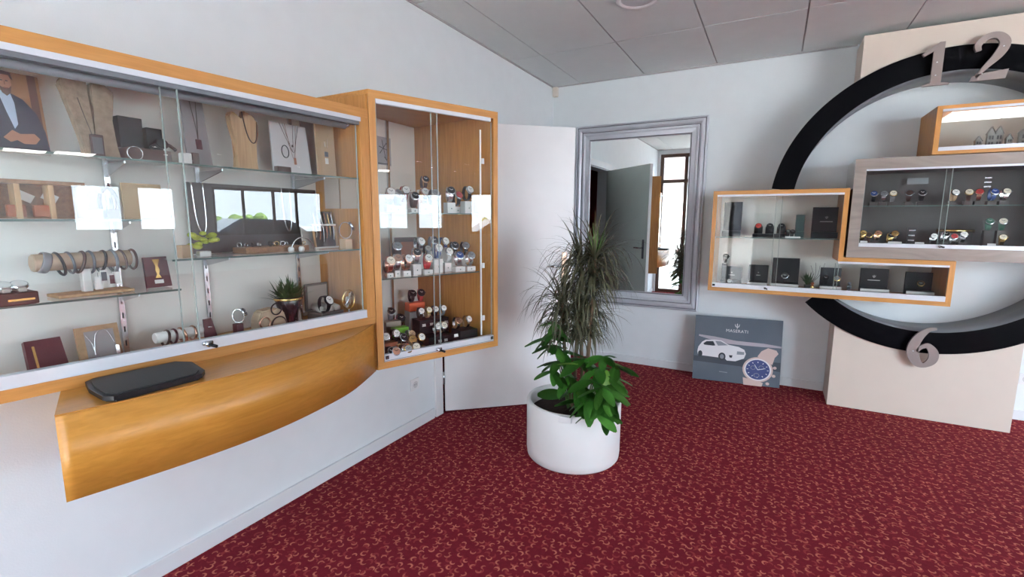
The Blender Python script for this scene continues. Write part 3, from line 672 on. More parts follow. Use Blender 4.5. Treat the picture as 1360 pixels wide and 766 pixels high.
# ================================================================== leaning poster
def flat(b, pts, y, m, th=.0008): b.prism(pts, y-th, y, m, 'xz')
def ell(cx_, cz_, rx, rz, n=28, a0=0, a1=2*PI): return [(cx_+rx*math.cos(a0+(a1-a0)*k/n), cz_+rz*math.sin(a0+(a1-a0)*k/n)) for k in range(n)]
pw, ph = .685, .565
pr = empty('advertising_poster', (1.485, -.205, .004), math.atan2(.085, .68), 'grey blue poster of white car and watch leaning on back wall', 'poster')
tilt = Matrix.Rotation(-.155, 4, 'X')
PG = mat('poster_slate', (.065, .085, .11), .35, var=.35, vscale=3, vcol=(.12, .145, .175))
def pp(name, fn, par=pr, **k):
    b = MB(); fn(b); bmesh.ops.transform(b.bm, matrix=tilt, verts=b.bm.verts[:]); return b.build(name, par)
pp('board', lambda b: b.box(0, pw, 0, .006, 0, ph, PG))
PW = mat('print_white', (.75, .73, .74), .3); PD = mat('print_dark', (.03, .035, .045), .3); PS = mat('print_glare', (.42, .38, .42), .3); PCp = mat('print_rose_metal', (.62, .47, .42), .3); PB = mat('print_blue_dial', (.05, .07, .20), .3); PM = mat('print_mid', (.25, .27, .30), .3)
W_, H_ = pw, ph
def U(x, y): return ((x-128)/(840-128)*W_, (1-(y-((x-128)/712*60+96))/478)*H_)     # artwork drawn in its own sheet coordinates
def UU(L): return [U(*p) for p in L]
pp('print_glare', lambda b: flat(b, UU([(165, 243), (300, 262), (480, 296), (700, 318), (838, 340), (838, 352), (640, 338), (420, 318), (260, 282), (165, 255)]), -.0003, PS))
pp('print_road', lambda b: flat(b, UU([(128, 400), (838, 455), (838, 520), (500, 480), (128, 440)]), -.0002, mat('print_road', (.045, .055, .07), .35)))
pp('print_car_body', lambda b: flat(b, UU([(158, 370), (165, 335), (195, 300), (225, 285), (300, 285), (355, 292), (420, 325), (500, 340), (548, 362), (562, 392), (548, 425), (480, 445), (410, 440), (395, 425), (340, 418), (205, 402), (165, 395)]), -.0010, PW))
pp('print_car_windows', lambda b: (flat(b, UU([(205, 312), (232, 296), (288, 296), (308, 328), (290, 330), (215, 322)]), -.0020, PD), flat(b, UU([(305, 294), (352, 298), (412, 328), (330, 330)]), -.0020, PM)))
pp('print_car_wheels', lambda b: (flat(b, [(q[0], q[1]) for q in ell(*U(368, 410), .029, .034)], -.0020, PD), flat(b, ell(*U(184, 388), .018, .028), -.0020, PD), flat(b, ell(*U(368, 410), .016, .02), -.0028, PM)))
pp('print_car_grille', lambda b: flat(b, UU([(490, 372), (548, 378), (548, 398), (488, 396)]), -.0020, PM))
pp('print_car_air_intake', lambda b: (flat(b, UU([(425, 400), (455, 402), (450, 420), (432, 418)]), -.0020, PD)))
def pwatch(b):
    flat(b, UU([(655, 410), (685, 372), (735, 350), (800, 368), (818, 392), (790, 420), (775, 470)]), -.0010, PCp)
    flat(b, UU([(548, 560), (560, 640), (690, 655), (710, 600)]), -.0010, PCp)
    cx_, cz_ = U(662, 505); flat(b, ell(cx_, cz_, .116, .106), -.0020, PCp); flat(b, ell(cx_, cz_, .103, .094), -.0028, PW); flat(b, ell(cx_, cz_, .092, .084), -.0036, PB)
    for (u, v, r_) in ((625, 490, .02), (690, 490, .02), (655, 545, .022)): flat(b, ell(*U(u, v), r_, r_*.85), -.0044, PM); flat(b, ell(*U(u, v), r_*.8, r_*.66), -.0050, PB)
    for k in range(12):
        a = k*PI/6; flat(b, [(cx_+.084*math.cos(a+d)*r_, cz_+.068*math.sin(a+d)*r_) for d, r_ in ((-.04, 1), (.04, 1), (.04, .85), (-.04, .85))], -.0044, PW)
    flat(b, [(cx_, cz_-.003), (cx_+.058, cz_+.014), (cx_+.058, cz_+.018), (cx_, cz_+.003)], -.0056, PW); flat(b, [(cx_-.003, cz_), (cx_-.028, cz_+.042), (cx_-.024, cz_+.043), (cx_+.003, cz_)], -.0056, PW)
    for (u, v) in ((795, 492), (790, 550), (745, 605)): flat(b, ell(*U(u, v), .014, .012), -.0020, PCp)
pp('print_watch', pwatch)
def text(name, s, size, m, parent, mtx, th=.0006):
    cu = bpy.data.curves.new(name, 'FONT'); cu.body = s; cu.size = size; cu.extrude = th; cu.align_x = 'CENTER'; cu.space_character = 1.1; cu.resolution_u = 3
    tmp = bpy.data.objects.new('tmp_text', cu); col.objects.link(tmp); dg = bpy.context.evaluated_depsgraph_get(); dg.update()
    me = bpy.data.meshes.new_from_object(tmp.evaluated_get(dg)); bpy.data.objects.remove(tmp); me.name = name
    me.materials.clear(); me.materials.append(m); me.transform(mtx)
    o = bpy.data.objects.new(name, me); col.objects.link(o)
    if parent: o.parent = parent
    return o
FRONT = Matrix.Rotation(PI/2, 4, 'X')
def trident(b, x, z, s, y, m, th=.0008):
    b.prism([(x-.06*s, z), (x+.06*s, z), (x+.06*s, z+.7*s), (x+.12*s, z+.8*s), (x, z+1.1*s), (x-.12*s, z+.8*s), (x-.06*s, z+.7*s)], y-th, y, m, 'xz')
    for k in (-1, 1): b.prism([(x, z+.25*s), (x+k*.3*s, z+.32*s), (x+k*.42*s, z+.6*s), (x+k*.46*s, z+.98*s), (x+k*.33*s, z+.75*s), (x+k*.26*s, z+.48*s), (x, z+.36*s)], y-th, y, m, 'xz')
c_, z_ = U(480, 225)
text('print_lettering', 'MASERATI', .036, PW, pr, tilt @ Matrix.Translation((c_, -.0012, z_-.012)) @ FRONT)
pp('print_trident', lambda b: trident(b, c_, z_+.022, .042, -.0006, PW))
pp('print_caption', lambda b: flat(b, UU([(352, 518), (420, 526), (420, 532), (352, 524)]), -.0010, PM))

# ================================================================== planter
pot = empty('potted_plant', (1.053, -1.998, 0), 0, 'white cylindrical planter with drooping spike plant and broad leafed plant', 'plant')
PR, PH = .277, .345
PC = mat('pot_white', (.82, .82, .81), .38); SOIL = mat('soil', (.028, .012, .009), .95, bump=1, bscale=80)
b = MB(); b.lathe([(PR-.03, .0), (PR-.012, .004), (PR-.004, .014), (PR, .05), (PR+.001, PH-.01), (PR-.002, PH), (PR-.018, PH), (PR-.022, PH-.006), (PR-.022, PH-.15), (.01, PH-.15)], PC, 64, cap=True); b.build('pot', pot)
b = MB(); rr = random.Random(5)
n = 40; ringv = []
b.lathe([(.005, PH-.052), (.08, PH-.060), (.16, PH-.068), (.21, PH-.072), (PR-.0225, PH-.078), (PR-.0225, PH-.12), (.005, PH-.12)], SOIL, 40, cap=False)
for v in b.bm.verts:
    if v.co.z > PH-.1 and Vector((v.co.x, v.co.y)).length < .22: v.co.z += rr.uniform(-.008, .01)
b.build('soil', pot)
b = MB(); b.box(-.035, .035, -.006, .006, -.022, .012, WHITE, .002, Matrix.Translation((.06, -PR-.002, PH-.012)) @ Matrix.Rotation(.2, 4, 'Z')); b.build('plant_label', pot)
TR_ = mat('trunk_brown', (.16, .10, .06), .85, bump=.6, bscale=60); STG = mat('stem_green', (.10, .20, .05), .6)
trunks = [((-.02, .05), (-.01, .06), (.02, .03), 1.22-PH), ((.05, .02), (.09, .0), (.11, .0), 1.26-PH), ((.0, -.02), (-.06, .0), (-.09, .01), 1.00-PH), ((.03, .08), (.0, .12), (.0, .10), .90-PH)]
tops = []
for (a, m_, c, h) in trunks:
    z0 = PH-.07; p = spline([(a[0], a[1], z0), (m_[0], m_[1], z0+h*.5), (c[0], c[1], z0+h)], 6)
    b = MB(); b.tube(p, [.013-.004*i/len(p) for i in range(len(p))], TR_, 8); b.build('trunk', pot); tops.append((p, h))
FOL = mat('spike_leaf_green', (.05, .062, .025), .5, var=.3, vscale=20, vcol=(.11, .095, .055)); FOL2 = mat('young_leaf_green', (.10, .19, .05), .45)
b = MB(); rr = random.Random(11)
def blade(b, p, az, el, L, wd, m, droop, n=7):
    pos = Vector(p); d = Vector((math.cos(az)*math.cos(el), math.sin(az)*math.cos(el), math.sin(el))); side = Vector((-math.sin(az), math.cos(az), 0)); st = L/n; rows = []
    for i in range(n+1):
        t_ = i/n; w_ = wd*(1-t_)**.6*(.5+.5*min(1, t_*6)); nrm = side.cross(d).normalized()
        rows.append((pos-side*w_/2, pos+nrm*w_*.12, pos+side*w_/2)); pos = pos+d*st; d = (d+Vector((0, 0, -droop*(.35+t_*1.2)))).normalized()
        if d.z < -.97: d = Vector((d.x*.6+.04*math.cos(az), d.y*.6+.04*math.sin(az), d.z)).normalized()
    V_ = [[b.bm.verts.new(q) for q in r_] for r_ in rows]; fs = []
    for A_, B_ in zip(V_, V_[1:]):
        for k in (0, 1): fs.append(b.bm.faces.new((A_[k], A_[k+1], B_[k+1], B_[k])))
    b._fin(fs, m, True)
for ti, (p, h) in enumerate(tops):
    zt_ = p[-1][2]
    for z_h, nn, LL in ((zt_, 84, .40), (zt_-.09, 66, .32), (zt_-.19, 60, .26), (zt_-.30, 54, .21), (zt_-.42, 48, .18), (zt_-.52, 36, .16)):
        if z_h < .70: continue
        for k in range(nn):
            az = rr.uniform(0, 2*PI); f = (z_h+rr.uniform(-.04, .02)-p[0][2])/h; q = p[min(len(p)-1, max(0, int(f*(len(p)-1))))]
            top = z_h == zt_ and rr.random() < .3
            blade(b, (q[0], q[1], z_h+rr.uniform(-.05, .02)), az, rr.uniform(.5, 1.35) if top else rr.uniform(.0, 1.0), rr.uniform(.6, 1)*LL, rr.uniform(.010, .015), FOL, rr.uniform(.42, .80) if not top else rr.uniform(.15, .32))
o = b.build('drooping_foliage', pot, recalc=False); o['kind'] = 'stuff'
b = MB()
for k in range(12): blade(b, (tops[1][0][-1][0], tops[1][0][-1][1], tops[1][0][-1][2]-.01), rr.uniform(0, 6.28), rr.uniform(1.1, 1.5), rr.uniform(.12, .22), .012, FOL2, .06)
b.build('new_shoot', pot, recalc=False)
# broad leaves
LEAFM = [mat('broad_leaf_a', (.06, .25, .03), .35, var=.2, vscale=25), mat('broad_leaf_b', (.10, .33, .045), .35, var=.2, vscale=25), mat('broad_leaf_young', (.22, .46, .05), .35)]
def leafmesh(m):
    bm = bmesh.new(); n_ = 7; rows = []
    for i in range(n_+1):
        t_ = i/n_; w_ = .5*math.sin(PI*min(1, t_*.93+.05))**.6*.42; z_ = -.28*t_*t_; rows.append([bm.verts.new((t_, -w_, z_-.06*w_)), bm.verts.new((t_, 0, z_+.035)), bm.verts.new((t_, w_, z_-.06*w_))])
    for A_, B_ in zip(rows, rows[1:]):
        for k in (0, 1): f = bm.faces.new((A_[k], A_[k+1], B_[k+1], B_[k])); f.smooth = True
    bmesh.ops.solidify(bm, geom=bm.faces[:], thickness=.006)
    me = bpy.data.meshes.new('leaf'); bm.to_mesh(me); bm.free(); me.materials.append(m); return me
LM = [leafmesh(m) for m in LEAFM]
def leaf_at(p, az, el, L, k, roll=0):
    o = bpy.data.objects.new('leaf', LM[k]); col.objects.link(o); o.parent = pot; o.location = p; o.rotation_euler = Euler((roll, -el, az), 'XYZ'); o.scale = (L, L, L); return o
rr = random.Random(21)
O = Vector((1.053, -1.998, 0))
def whorl(px, py, dy, n_, L, k=0, az0=None, el=-.2, spread=6.28):
    c = onY(px, py, O.y+dy)-O
    for i in range(n_):
        az = (az0 if az0 is not None else rr.uniform(0, 6.28))+spread*(i-(n_-1)/2)/n_+rr.uniform(-.25, .25)
        leaf_at(c, az, el+rr.uniform(-.35, .3), L*rr.uniform(.85, 1.15), k if rr.random() < .75 else (1 if k == 0 else k), rr.uniform(-.4, .4))
    return c
hubs = [(802, 474, -.10, 5, .12, 0), (818, 486, -.06, 5, .12, 1), (730, 448, -.10, 5, .13, 0), (738, 428, -.06, 4, .09, 1), (735, 492, -.12, 5, .13, 0), (738, 440, -.06, 7, 0.112, 0), (735, 458, -.08, 7, 0.132, 0), (742, 480, -.08, 6, 0.132, 1), (748, 468, -.05, 5, 0.119, 0),
        (775, 478, -.10, 7, 0.145, 0), (795, 490, -.12, 8, 0.145, 0), (810, 500, -.10, 7, 0.139, 1), (785, 505, -.17, 8, 0.145, 0), (770, 512, -.15, 7, 0.139, 0),
        (800, 515, -.20, 8, 0.145, 1), (782, 530, -.23, 8, 0.145, 0), (806, 530, -.20, 7, 0.132, 0), (768, 532, -.20, 6, 0.125, 1), (792, 545, -.26, 7, 0.132, 0), (812, 520, -.05, 6, 0.119, 0), (757, 500, -.10, 5, 0.132, 0)]
stem_b = []
for h in hubs: stem_b.append(whorl(*h))
whorl(800, 480, -.12, 3, .11, 2, az0=.3, el=.15, spread=2.2); whorl(768, 484, -.14, 1, .11, 2, az0=PI+.1, el=0); whorl(806, 492, -.14, 1, .11, 2, az0=-1.3, el=-.9)
leaf_at(onY(714, 524, O.y-.17)-O, .1, .25, .16, 1, .9); leaf_at(onY(722, 520, O.y-.10)-O, .3, .1, .12, 1, .6)
leaf_at(onY(802, 548, O.y-.27)-O, -.9, -1.0, .11, 0, .2)
for c in stem_b:
    b = MB(); base_ = Vector((c.x*.35+.02, c.y*.35, PH-.065)); mid = (base_+c)/2+Vector((0, 0, .05))
    b.tube(spline([tuple(base_), tuple(mid), tuple(c)], 5), .0035, STG, 6); b.build('stem', pot)
# ================================================================== goods on display
def plane_hit(px, py, p, q, depth):
    t = Vector((q[0]-p[0], q[1]-p[1], 0)).normalized(); n = Vector((-t.y, t.x, 0)); o = Vector((p[0], p[1], 0))+n*depth
    d = ray(px, py); return CAM + d*(n.dot(o-CAM)/n.dot(d))
def onD(px, py, dp): return plane_hit(px, py, FL, FR, dp)
def onT(px, py, dp): return plane_hit(px, py, TL, TR, dp)
CR = mat('cream_white', (.78, .76, .72), .5); TAN = mat('tan_card', (.42, .27, .15), .7); CORK = mat('cork', (.50, .32, .18), .85, var=.25, vscale=60, bump=.4, bscale=120)
BROWN = mat('dark_brown', (.06, .025, .018), .45); MAROON = mat('maroon_leather', (.075, .012, .018), .4, bump=.2, bscale=200); GREYC = mat('grey_card', (.30, .28, .28), .7)
LIN = mat('grey_linen', (.46, .42, .37), .8); SILV = mat('silver_jewel', (.75, .75, .77), .18, metal=1); GOLD = mat('gold_jewel', (.75, .50, .18), .22, metal=1); ROSE = mat('rose_gold', (.70, .40, .28), .25, metal=1)
WDL = wood('light_wood', (.40, .24, .12), (.56, .37, .20), 2, .6); WDB = wood('wood_box', (.20, .10, .05), (.32, .17, .09), 1, .6)
BLEA = mat('black_leather_box', (.007, .007, .009), .5, spec=.25, bump=.2, bscale=250); RED = mat('red_box', (.45, .03, .03), .4); ORNG = mat('orange_box', (.70, .10, .02), .45); GRN = mat('lime_box', (.20, .52, .03), .45); TERRA = mat('terracotta_box', (.32, .09, .03), .5)
DGREEN = mat('plant_dark', (.02, .06, .015), .5, var=.3, vscale=30, vcol=(.05, .12, .03)); YEL = mat('flower_lime', (.38, .42, .04), .6); GLOSSB = mat('glossy_dark', (.010, .010, .012), .12); BOARD = mat('board_dark_brown', (.05, .03, .025), .3)
C_ = {'black': BLACK, 'brown': BROWN, 'tan': TAN, 'grey': mat('strap_grey', (.20, .20, .21), .6), 'silver': STEEL, 'gold': GOLD, 'rose': ROSE, 'white': CR, 'red': RED, 'blue': mat('dial_blue', (.03, .06, .20), .25), 'cream': mat('dial_cream', (.80, .72, .58), .4), 'green': mat('dial_green', (.05, .14, .10), .3)}

def watch_proto():
    r = empty('wristwatch'); n = 26; ry, rz, wd = .023, .031, .0088; b = MB(); V_ = []
    for k in range(n):
        a = 2*PI*k/n; o_ = Vector((0, -math.cos(a)*ry, rz+.0015+math.sin(a)*rz)); i_ = Vector((0, -math.cos(a)*(ry-.0022), rz+.0015+math.sin(a)*(rz-.0022))); w_ = wd*(.85+.3*max(0, math.cos(a-.5)))
        V_.append([b.bm.verts.new(o_+Vector((-w_, 0, 0))), b.bm.verts.new(o_+Vector((w_, 0, 0))), b.bm.verts.new(i_+Vector((w_, 0, 0))), b.bm.verts.new(i_+Vector((-w_, 0, 0)))])
    fs = [b.bm.faces.new((V_[k][q], V_[k][(q+1) % 4], V_[(k+1) % n][(q+1) % 4], V_[(k+1) % n][q])) for k in range(n) for q in range(4)]
    b._fin(fs, BLACK); b.build('strap', r)
    T_ = Matrix.Translation((0, -.0215, .047)) @ Matrix.Rotation(math.radians(62), 4, 'X')
    b = MB(); b.lathe([(.014, -.004), (.0185, -.002), (.0195, .001), (.0185, .0045), (.0165, .0055)], STEEL, 20, T_); b.tube([T_ @ Vector((.018, 0, .001)), T_ @ Vector((.0225, 0, .001))], .0022, STEEL, 6); b.build('case', r)
    b = MB(); b.lathe([(.0155, .0056), (.0155, .0062)], CR, 20, T_); d = b.build('dial', r)
    b = MB(); b.prism([(-.0007, -.001), (.0007, -.001), (.0007, .011), (-.0007, .011)], .0064, .0068, BLACK, 'xy', T_ @ Matrix.Rotation(.9, 4, 'Z')); b.prism([(-.0009, -.001), (.0009, -.001), (.0009, .008), (-.0009, .008)], .0064, .0068, BLACK, 'xy', T_ @ Matrix.Rotation(-1.0, 4, 'Z')); b.build('hands', d)
    return r
WP = watch_proto(); WP_used = [False]
def watch(loc, rz, strap, case, dial, label, group, s=1.0, tilt_=0, nohands=False):
    if not WP_used[0]: w_ = WP; WP_used[0] = True
    else: w_ = copy_tree(WP)
    w_.location = loc; w_.rotation_euler = (tilt_, 0, rz); w_.scale = (s, s, s)
    for ch in bpy.data.objects:
        if ch.parent == w_:
            m = {'strap': strap, 'case': case, 'dial': dial}[ch.name.split('.')[0]]
            ch.material_slots[0].link = 'OBJECT'; ch.material_slots[0].material = C_[m]
            if ch.name.startswith('dial') and dial in ('black', 'blue', 'green'):
                for h in ch.children: h.material_slots[0].link = 'OBJECT'; h.material_slots[0].material = CR
    return tag(w_, label, 'watch', group)
def block(loc, rz, wd, h, label, group, m=CR, dp=None):
    dp = dp or wd*.9
    r = empty('display_block', loc, rz, label, 'display stand', group)
    b = MB(); b.box(-wd/2, wd/2, -dp/2, dp/2, 0, h, m, .0015); b.build('block_body', r)
    b = MB(); b.tube([(0, -dp/2-.0005, h*.45), (0, -dp/2-.0012, h*.45)], .0035, C_['green'], 8); b.build('emblem', r)
    return r
def price(loc, rz, label, group, wd=.022, h=.015):
    b = MB(); b.prism([(-wd/2, 0), (wd/2, 0), (wd/2, h), (-wd/2, h)], -.0008, 0, CR, 'xz', Matrix.Rotation(-.25, 4, 'X')); b.box(-wd/2, wd/2, 0, .008, 0, .0008, CR)
    o = b.build('price_tag'); o.location = loc; o.rotation_euler = (0, 0, rz); return tag(o, label, 'price tag', group)

# ---------------- corner cabinet
ORD = ['leftmost', 'second from the left', 'third from the left', 'fourth from the left', 'fifth from the left', 'sixth from the left', 'seventh from the left', 'eighth from the left', 'ninth from the left', 'rightmost']
def putT(px, py, dp, z): p = onT(px, py, dp); p.z = z; return p
def wlab(strap, dial, where): return f'{dial}-dialled watch on {strap} strap, {where}'
def row_T(items, z, where, gw, gb):
    """items: px, base py, depth, block width px, block height px, strap, case, dial"""
    n = len(items)
    for i, (px, py, dp, bw, bh, st, ca, di) in enumerate(items):
        o_ = 'rightmost' if i == n-1 else ORD[i]
        p = putT(px, py, dp, z); k = (fw.dot(p-CAM))/FPX
        if bh: block(p, A2, bw*k, bh*k, f'white watch block, {o_} {where}', gb)
        watch((p.x, p.y, z+bh*k+.0005), A2+rnd.uniform(-.2, .2), st, ca, di, wlab(st, di, f'{o_} {where}'), gw, 1.32)
row_T([(517, 275, .10, 11, 10, 'silver', 'silver', 'white'), (527, 276, .16, 10, 9, 'grey', 'silver', 'grey'), (536, 272, .22, 11, 14, 'red', 'silver', 'white'), (549, 275, .14, 10, 6, 'brown', 'silver', 'black'), (562, 275, .17, 12, 12, 'gold', 'rose', 'white'), (575, 278, .10, 12, 10, 'black', 'silver', 'grey'), (597, 280, .10, 12, 14, 'silver', 'silver', 'black'), (606, 280, .17, 10, 9, 'black', 'silver', 'red'), (620, 280, .12, 13, 16, 'black', 'silver', 'white')], TS1,
      'on upper shelf of corner cabinet', 'watches on the upper shelf of the corner cabinet', 'blocks on the upper shelf of the corner cabinet')
p = putT(563, 268, .32, TS1); block(p, A2, .062, .135, 'tall white watch block at the back of the upper shelf', None); watch((p.x, p.y, TS1+.1355), A2, 'brown', 'rose', 'black', 'black-dialled watch on brown strap upon the tallest block of the upper shelf', None, 1.2)
p = putT(574, 272, .36, TS1); block(p, A2, .05, .085, 'lower white block behind the watches, right of the tall block', None)
row_T([(517, 368, .07, 9, 6, 'rose', 'rose', 'cream'), (527, 367, .09, 8, 8, 'silver', 'silver', 'rose'), (539, 366, .08, 11, 7, 'rose', 'rose', 'white'), (552, 364, .10, 12, 14, 'silver', 'rose', 'black'), (567, 363, .09, 12, 6, 'red', 'rose', 'white'), (580, 361, .12, 13, 18, 'blue', 'silver', 'white'), (593, 359, .13, 10, 12, 'white', 'silver', 'white'), (608, 361, .10, 15, 7, 'silver', 'silver', 'blue'), (623, 359, .10, 13, 6, 'silver', 'silver', 'grey')], TS2,
      'on middle shelf of corner cabinet', 'watches on the middle shelf of the corner cabinet', 'blocks on the middle shelf of the corner cabinet')
row_T([(526, 352, .17, 10, 22, 'brown', 'silver', 'grey'), (556, 352, .19, 10, 26, 'silver', 'silver', 'white'), (574, 350, .20, 10, 26, 'grey', 'silver', 'black'), (588, 350, .21, 10, 24, 'blue', 'silver', 'white'), (602, 350, .19, 10, 18, 'black', 'silver', 'black'), (616, 350, .20, 10, 17, 'black', 'silver', 'grey')], TS2,
      'in back row of middle shelf', 'watches in the back row of the middle shelf', 'blocks in the back row of the middle shelf')
# things behind the middle row
p = putT(544, 352, .30, TS2); g = empty('leather_display_stand', p, A2, 'dark brown frame stand with orange card at back of middle shelf', 'display stand')
b = MB(); b.box(-.085, .085, 0, .012, 0, .19, BROWN); b.box(-.085, .085, -.04, 0, 0, .012, BROWN); b.build('frame', g)
b = MB(); b.box(-.05, .035, -.006, -.0005, .085, .165, TERRA); b.build('card', g)
for px, dp, zz, st, di, ww in ((513, .26, 0, 'grey', 'white', 'at the back left of middle shelf'), (566, .24, .075, 'brown', 'white', 'high beside the orange card')):
    p = putT(px, 350, dp, TS2)
    if zz: block(p, A2, .035, zz, 'cream block carrying the watch beside the orange card', None); 
    watch((p.x, p.y, TS2+zz+.0005), A2, st, 'silver', di, wlab(st, di, ww), None, 1.1)
p = putT(537, 350, .20, TS2); b = MB(); b.box(-.03, .03, -.02, .02, 0, .045, C_['green']); o = b.build('gift_box'); o.location = p; o.rotation_euler.z = A2; tag(o, 'small dark green box behind the rose gold watches', 'box')
# bottom of the cabinet
TF = TS0+.0005
def tbox(name, px, py, dp, wd, d_, h, m, label, cat='box', z=None, rz=0, bev=.002):
    p = putT(px, py, dp, TF if z is None else z); b = MB(); b.box(-wd/2, wd/2, -d_/2, d_/2, 0, h, m, bev); o = b.build(name); o.location = p; o.rotation_euler.z = A2+rz; return tag(o, label, cat)
def twatch(px, py, dp, z, st, ca, di, where, s=1.12): 
    p = putT(px, py, dp, z); return watch(p, A2+rnd.uniform(-.25, .25), st, ca, di, wlab(st, di, where), 'watches in the bottom of the corner cabinet', s)
p0 = putT(590, 452, .20, TF)
st = empty('stepped_watch_stand', p0, A2, 'black stepped leather stand with two rows of watches', 'display stand')
b = MB(); b.box(-.13, .035, -.05, .05, 0, .055, BLEA, .002); b.build('lower_step', st)
b = MB(); b.box(-.13, .065, .052, .15, 0, .135, BLEA, .002); b.build('upper_step', st)
def onstand(ux, dy, z): v = Matrix.Translation(p0) @ Matrix.Rotation(A2, 4, 'Z') @ Vector((ux, dy, 0)); v.z = TF+z; return v
for i, (ux, s_, c__, d_) in enumerate(((-.105, 'brown', 'silver', 'white'), (-.055, 'tan', 'gold', 'cream'), (-.01, 'black', 'silver', 'white'), (.045, 'grey', 'silver', 'white'))):
    watch(onstand(ux, .10, .1355), A2, s_, c__, d_, wlab(s_, d_, ORD[i]+' on upper step of the black stand'), 'watches on the black stepped stand', 1.1)
    price(onstand(ux, .046, .10), A2, f'white price tag below the {ORD[i]} watch of the upper step', 'price tags on the black stepped stand')
for i, (ux, s_, c__, d_) in enumerate(((-.06, 'silver', 'silver', 'white'), (-.02, 'silver', 'silver', 'cream'))):
    watch(onstand(ux, -.01, .0555), A2, s_, c__, d_, wlab(s_, d_, ('left' if i == 0 else 'right')+' one on lower step of the black stand'), 'watches on the black stepped stand', 1.15)
    price(onstand(ux, -.056, .02), A2, f'white price tag below the {("left","right")[i]} watch of the lower step', 'price tags on the black stepped stand')
tbox('watch_box', 617, 455, .12, .120, .10, .085, BLEA, 'black leather box carrying two watches at bottom right of corner cabinet')
for i, (px, s_, c__, d_) in enumerate(((606, 'silver', 'rose', 'rose'), (619, 'silver', 'silver', 'white'))):
    twatch(px, 440, .13, TF+.0855, s_, c__, d_, ('left' if i == 0 else 'right')+' one on the black box at bottom right', 1.15)
    p = putT(px, 440, .075, TF+.055); price(p, A2, f'white price tag under the {("left","right")[i]} watch on the black box', 'price tags on the black box', .026, .017)
tbox('orange_box', 551, 430, .40, .10, .07, .17, mat('grey_plinth', (.35, .35, .34), .6), 'grey plinth under the orange box in the corner cabinet', 'display stand')
tbox('orange_box', 551, 402, .40, .105, .06, .05, ORNG, 'bright orange box on grey plinth in the corner cabinet', z=TF+.171)
for i, (px, zz) in enumerate(((546, .222), (558, .222))): twatch(px, 400, .40, TF+zz, ('black', 'red')[i], ('black', 'black')[i], ('black', 'black')[i], ('left', 'right')[i]+' one on the orange box', 1.2)
tbox('grey_box', 536, 440, .20, .10, .07, .075, mat('beige_plinth', (.42, .34, .24), .7), 'beige plinth under the lime green box', 'display stand')
tbox('green_box', 531, 432, .19, .082, .05, .058, GRN, 'lime green box at left of the corner cabinet', z=TF+.0755)
tbox('terracotta_box', 517, 462, .10, .075, .05, .085, TERRA, 'terracotta box at the bottom left corner of the cabinet')
tbox('beige_block', 520, 430, .30, .09, .06, .15, mat('beige_plinth2', (.40, .36, .30), .7), 'tall beige block at back left of the cabinet bottom', 'display stand')
for px, py, dp, zz, s_, c__, d_, ww in ((518, 410, .30, .151, 'grey', 'silver', 'black', 'on the tall beige block'), (530, 410, .33, .10, 'black', 'black', 'black', 'behind the lime green box'), (510, 425, .16, .05, 'brown', 'silver', 'white', 'above the terracotta box'),
        (516, 466, .045, 0, 'brown', 'silver', 'black', 'in front of the terracotta box'), (529, 462, .07, 0, 'tan', 'gold', 'brown', 'second along the cabinet bottom'), (537, 464, .05, 0, 'tan', 'silver', 'silver', 'third along the cabinet bottom'), (546, 455, .09, .03, 'tan', 'gold', 'gold', 'fourth along the cabinet bottom'), (556, 452, .09, .035, 'black', 'gold', 'white', 'beside the black stand'), (533, 450, .12, .04, 'brown', 'silver', 'black', 'raised at the back of the leather group'), (523, 452, .15, .06, 'black', 'silver', 'white', 'raised behind the terracotta box'), (540, 470, .035, 0, 'brown', 'gold', 'grey', 'at the very front of the leather group'), (551, 462, .045, 0, 'black', 'silver', 'cream', 'at the front below the black stand'), (524, 470, .03, 0, 'grey', 'silver', 'rose', 'at the front left corner of the cabinet bottom'), (543, 445, .13, .05, 'grey', 'silver', 'tan', 'raised behind the leather group')):
    if zz and dp < .30:
        p = putT(px, py, dp, TF); b = MB(); b.box(-.016, .016, -.012, .012, 0, zz-.0005, BROWN, .001); o = b.build('display_block'); o.location = p; o.rotation_euler.z = A2; tag(o, f'small dark block under the {d_}-dialled watch {ww}'[:90], 'display stand')
    elif zz == .10:
        p = putT(px, py, dp, TF); b = MB(); b.box(-.016, .016, -.012, .012, 0, zz-.0005, BROWN, .001); o = b.build('display_block'); o.location = p; o.rotation_euler.z = A2; tag(o, 'small dark block at back of the cabinet behind the lime box', 'display stand')
    twatch(px, py, dp, TF+zz, s_, c__, d_, ww, 1.2)
for px, w_ in ((520, 'leftmost'), (536, 'middle'), (558, 'rightmost')): price(putT(px, 470, .03, TF), A2, f'white price tag, {w_} along the front of the cabinet bottom', 'price tags along the cabinet bottom')
# monochrome picture on the cabinet's back
def backpic(px0, px1, pyt, pyb, x):
    a, c = onX(px0, (pyt+pyb)/2, x), onX(px1, (pyt+pyb)/2, x); zt_ = onX((px0+px1)/2, pyt, x).z; zb_ = onX((px0+px1)/2, pyb, x).z; return a.y, c.y, zb_, zt_
ya, yb, za, zc = backpic(499, 519, 182, 219, .012)
pc = empty('small_picture', (.0095, (ya+yb)/2, za), PI/2, 'small black and white picture at the back of the corner cabinet', 'picture')
b = MB(); b.box(-(yb-ya)/2, (yb-ya)/2, -.003, 0, 0, zc-za, mat('print_grey', (.42, .43, .47), .4)); b.build('print', pc)
b = MB(); hw = (yb-ya)/2; hh = zc-za
for (u0, v0, u1, v1) in ((-.5, .4, .6, .9), (-.2, .9, .3, .2), (-.8, .05, .8, .05), (-.6, .65, .5, .55), (.1, .3, .8, .02)): b.tube([(u0*hw, -.0035, v0*hh), (u1*hw, -.0035, v1*hh)], .0022, PD, 5)
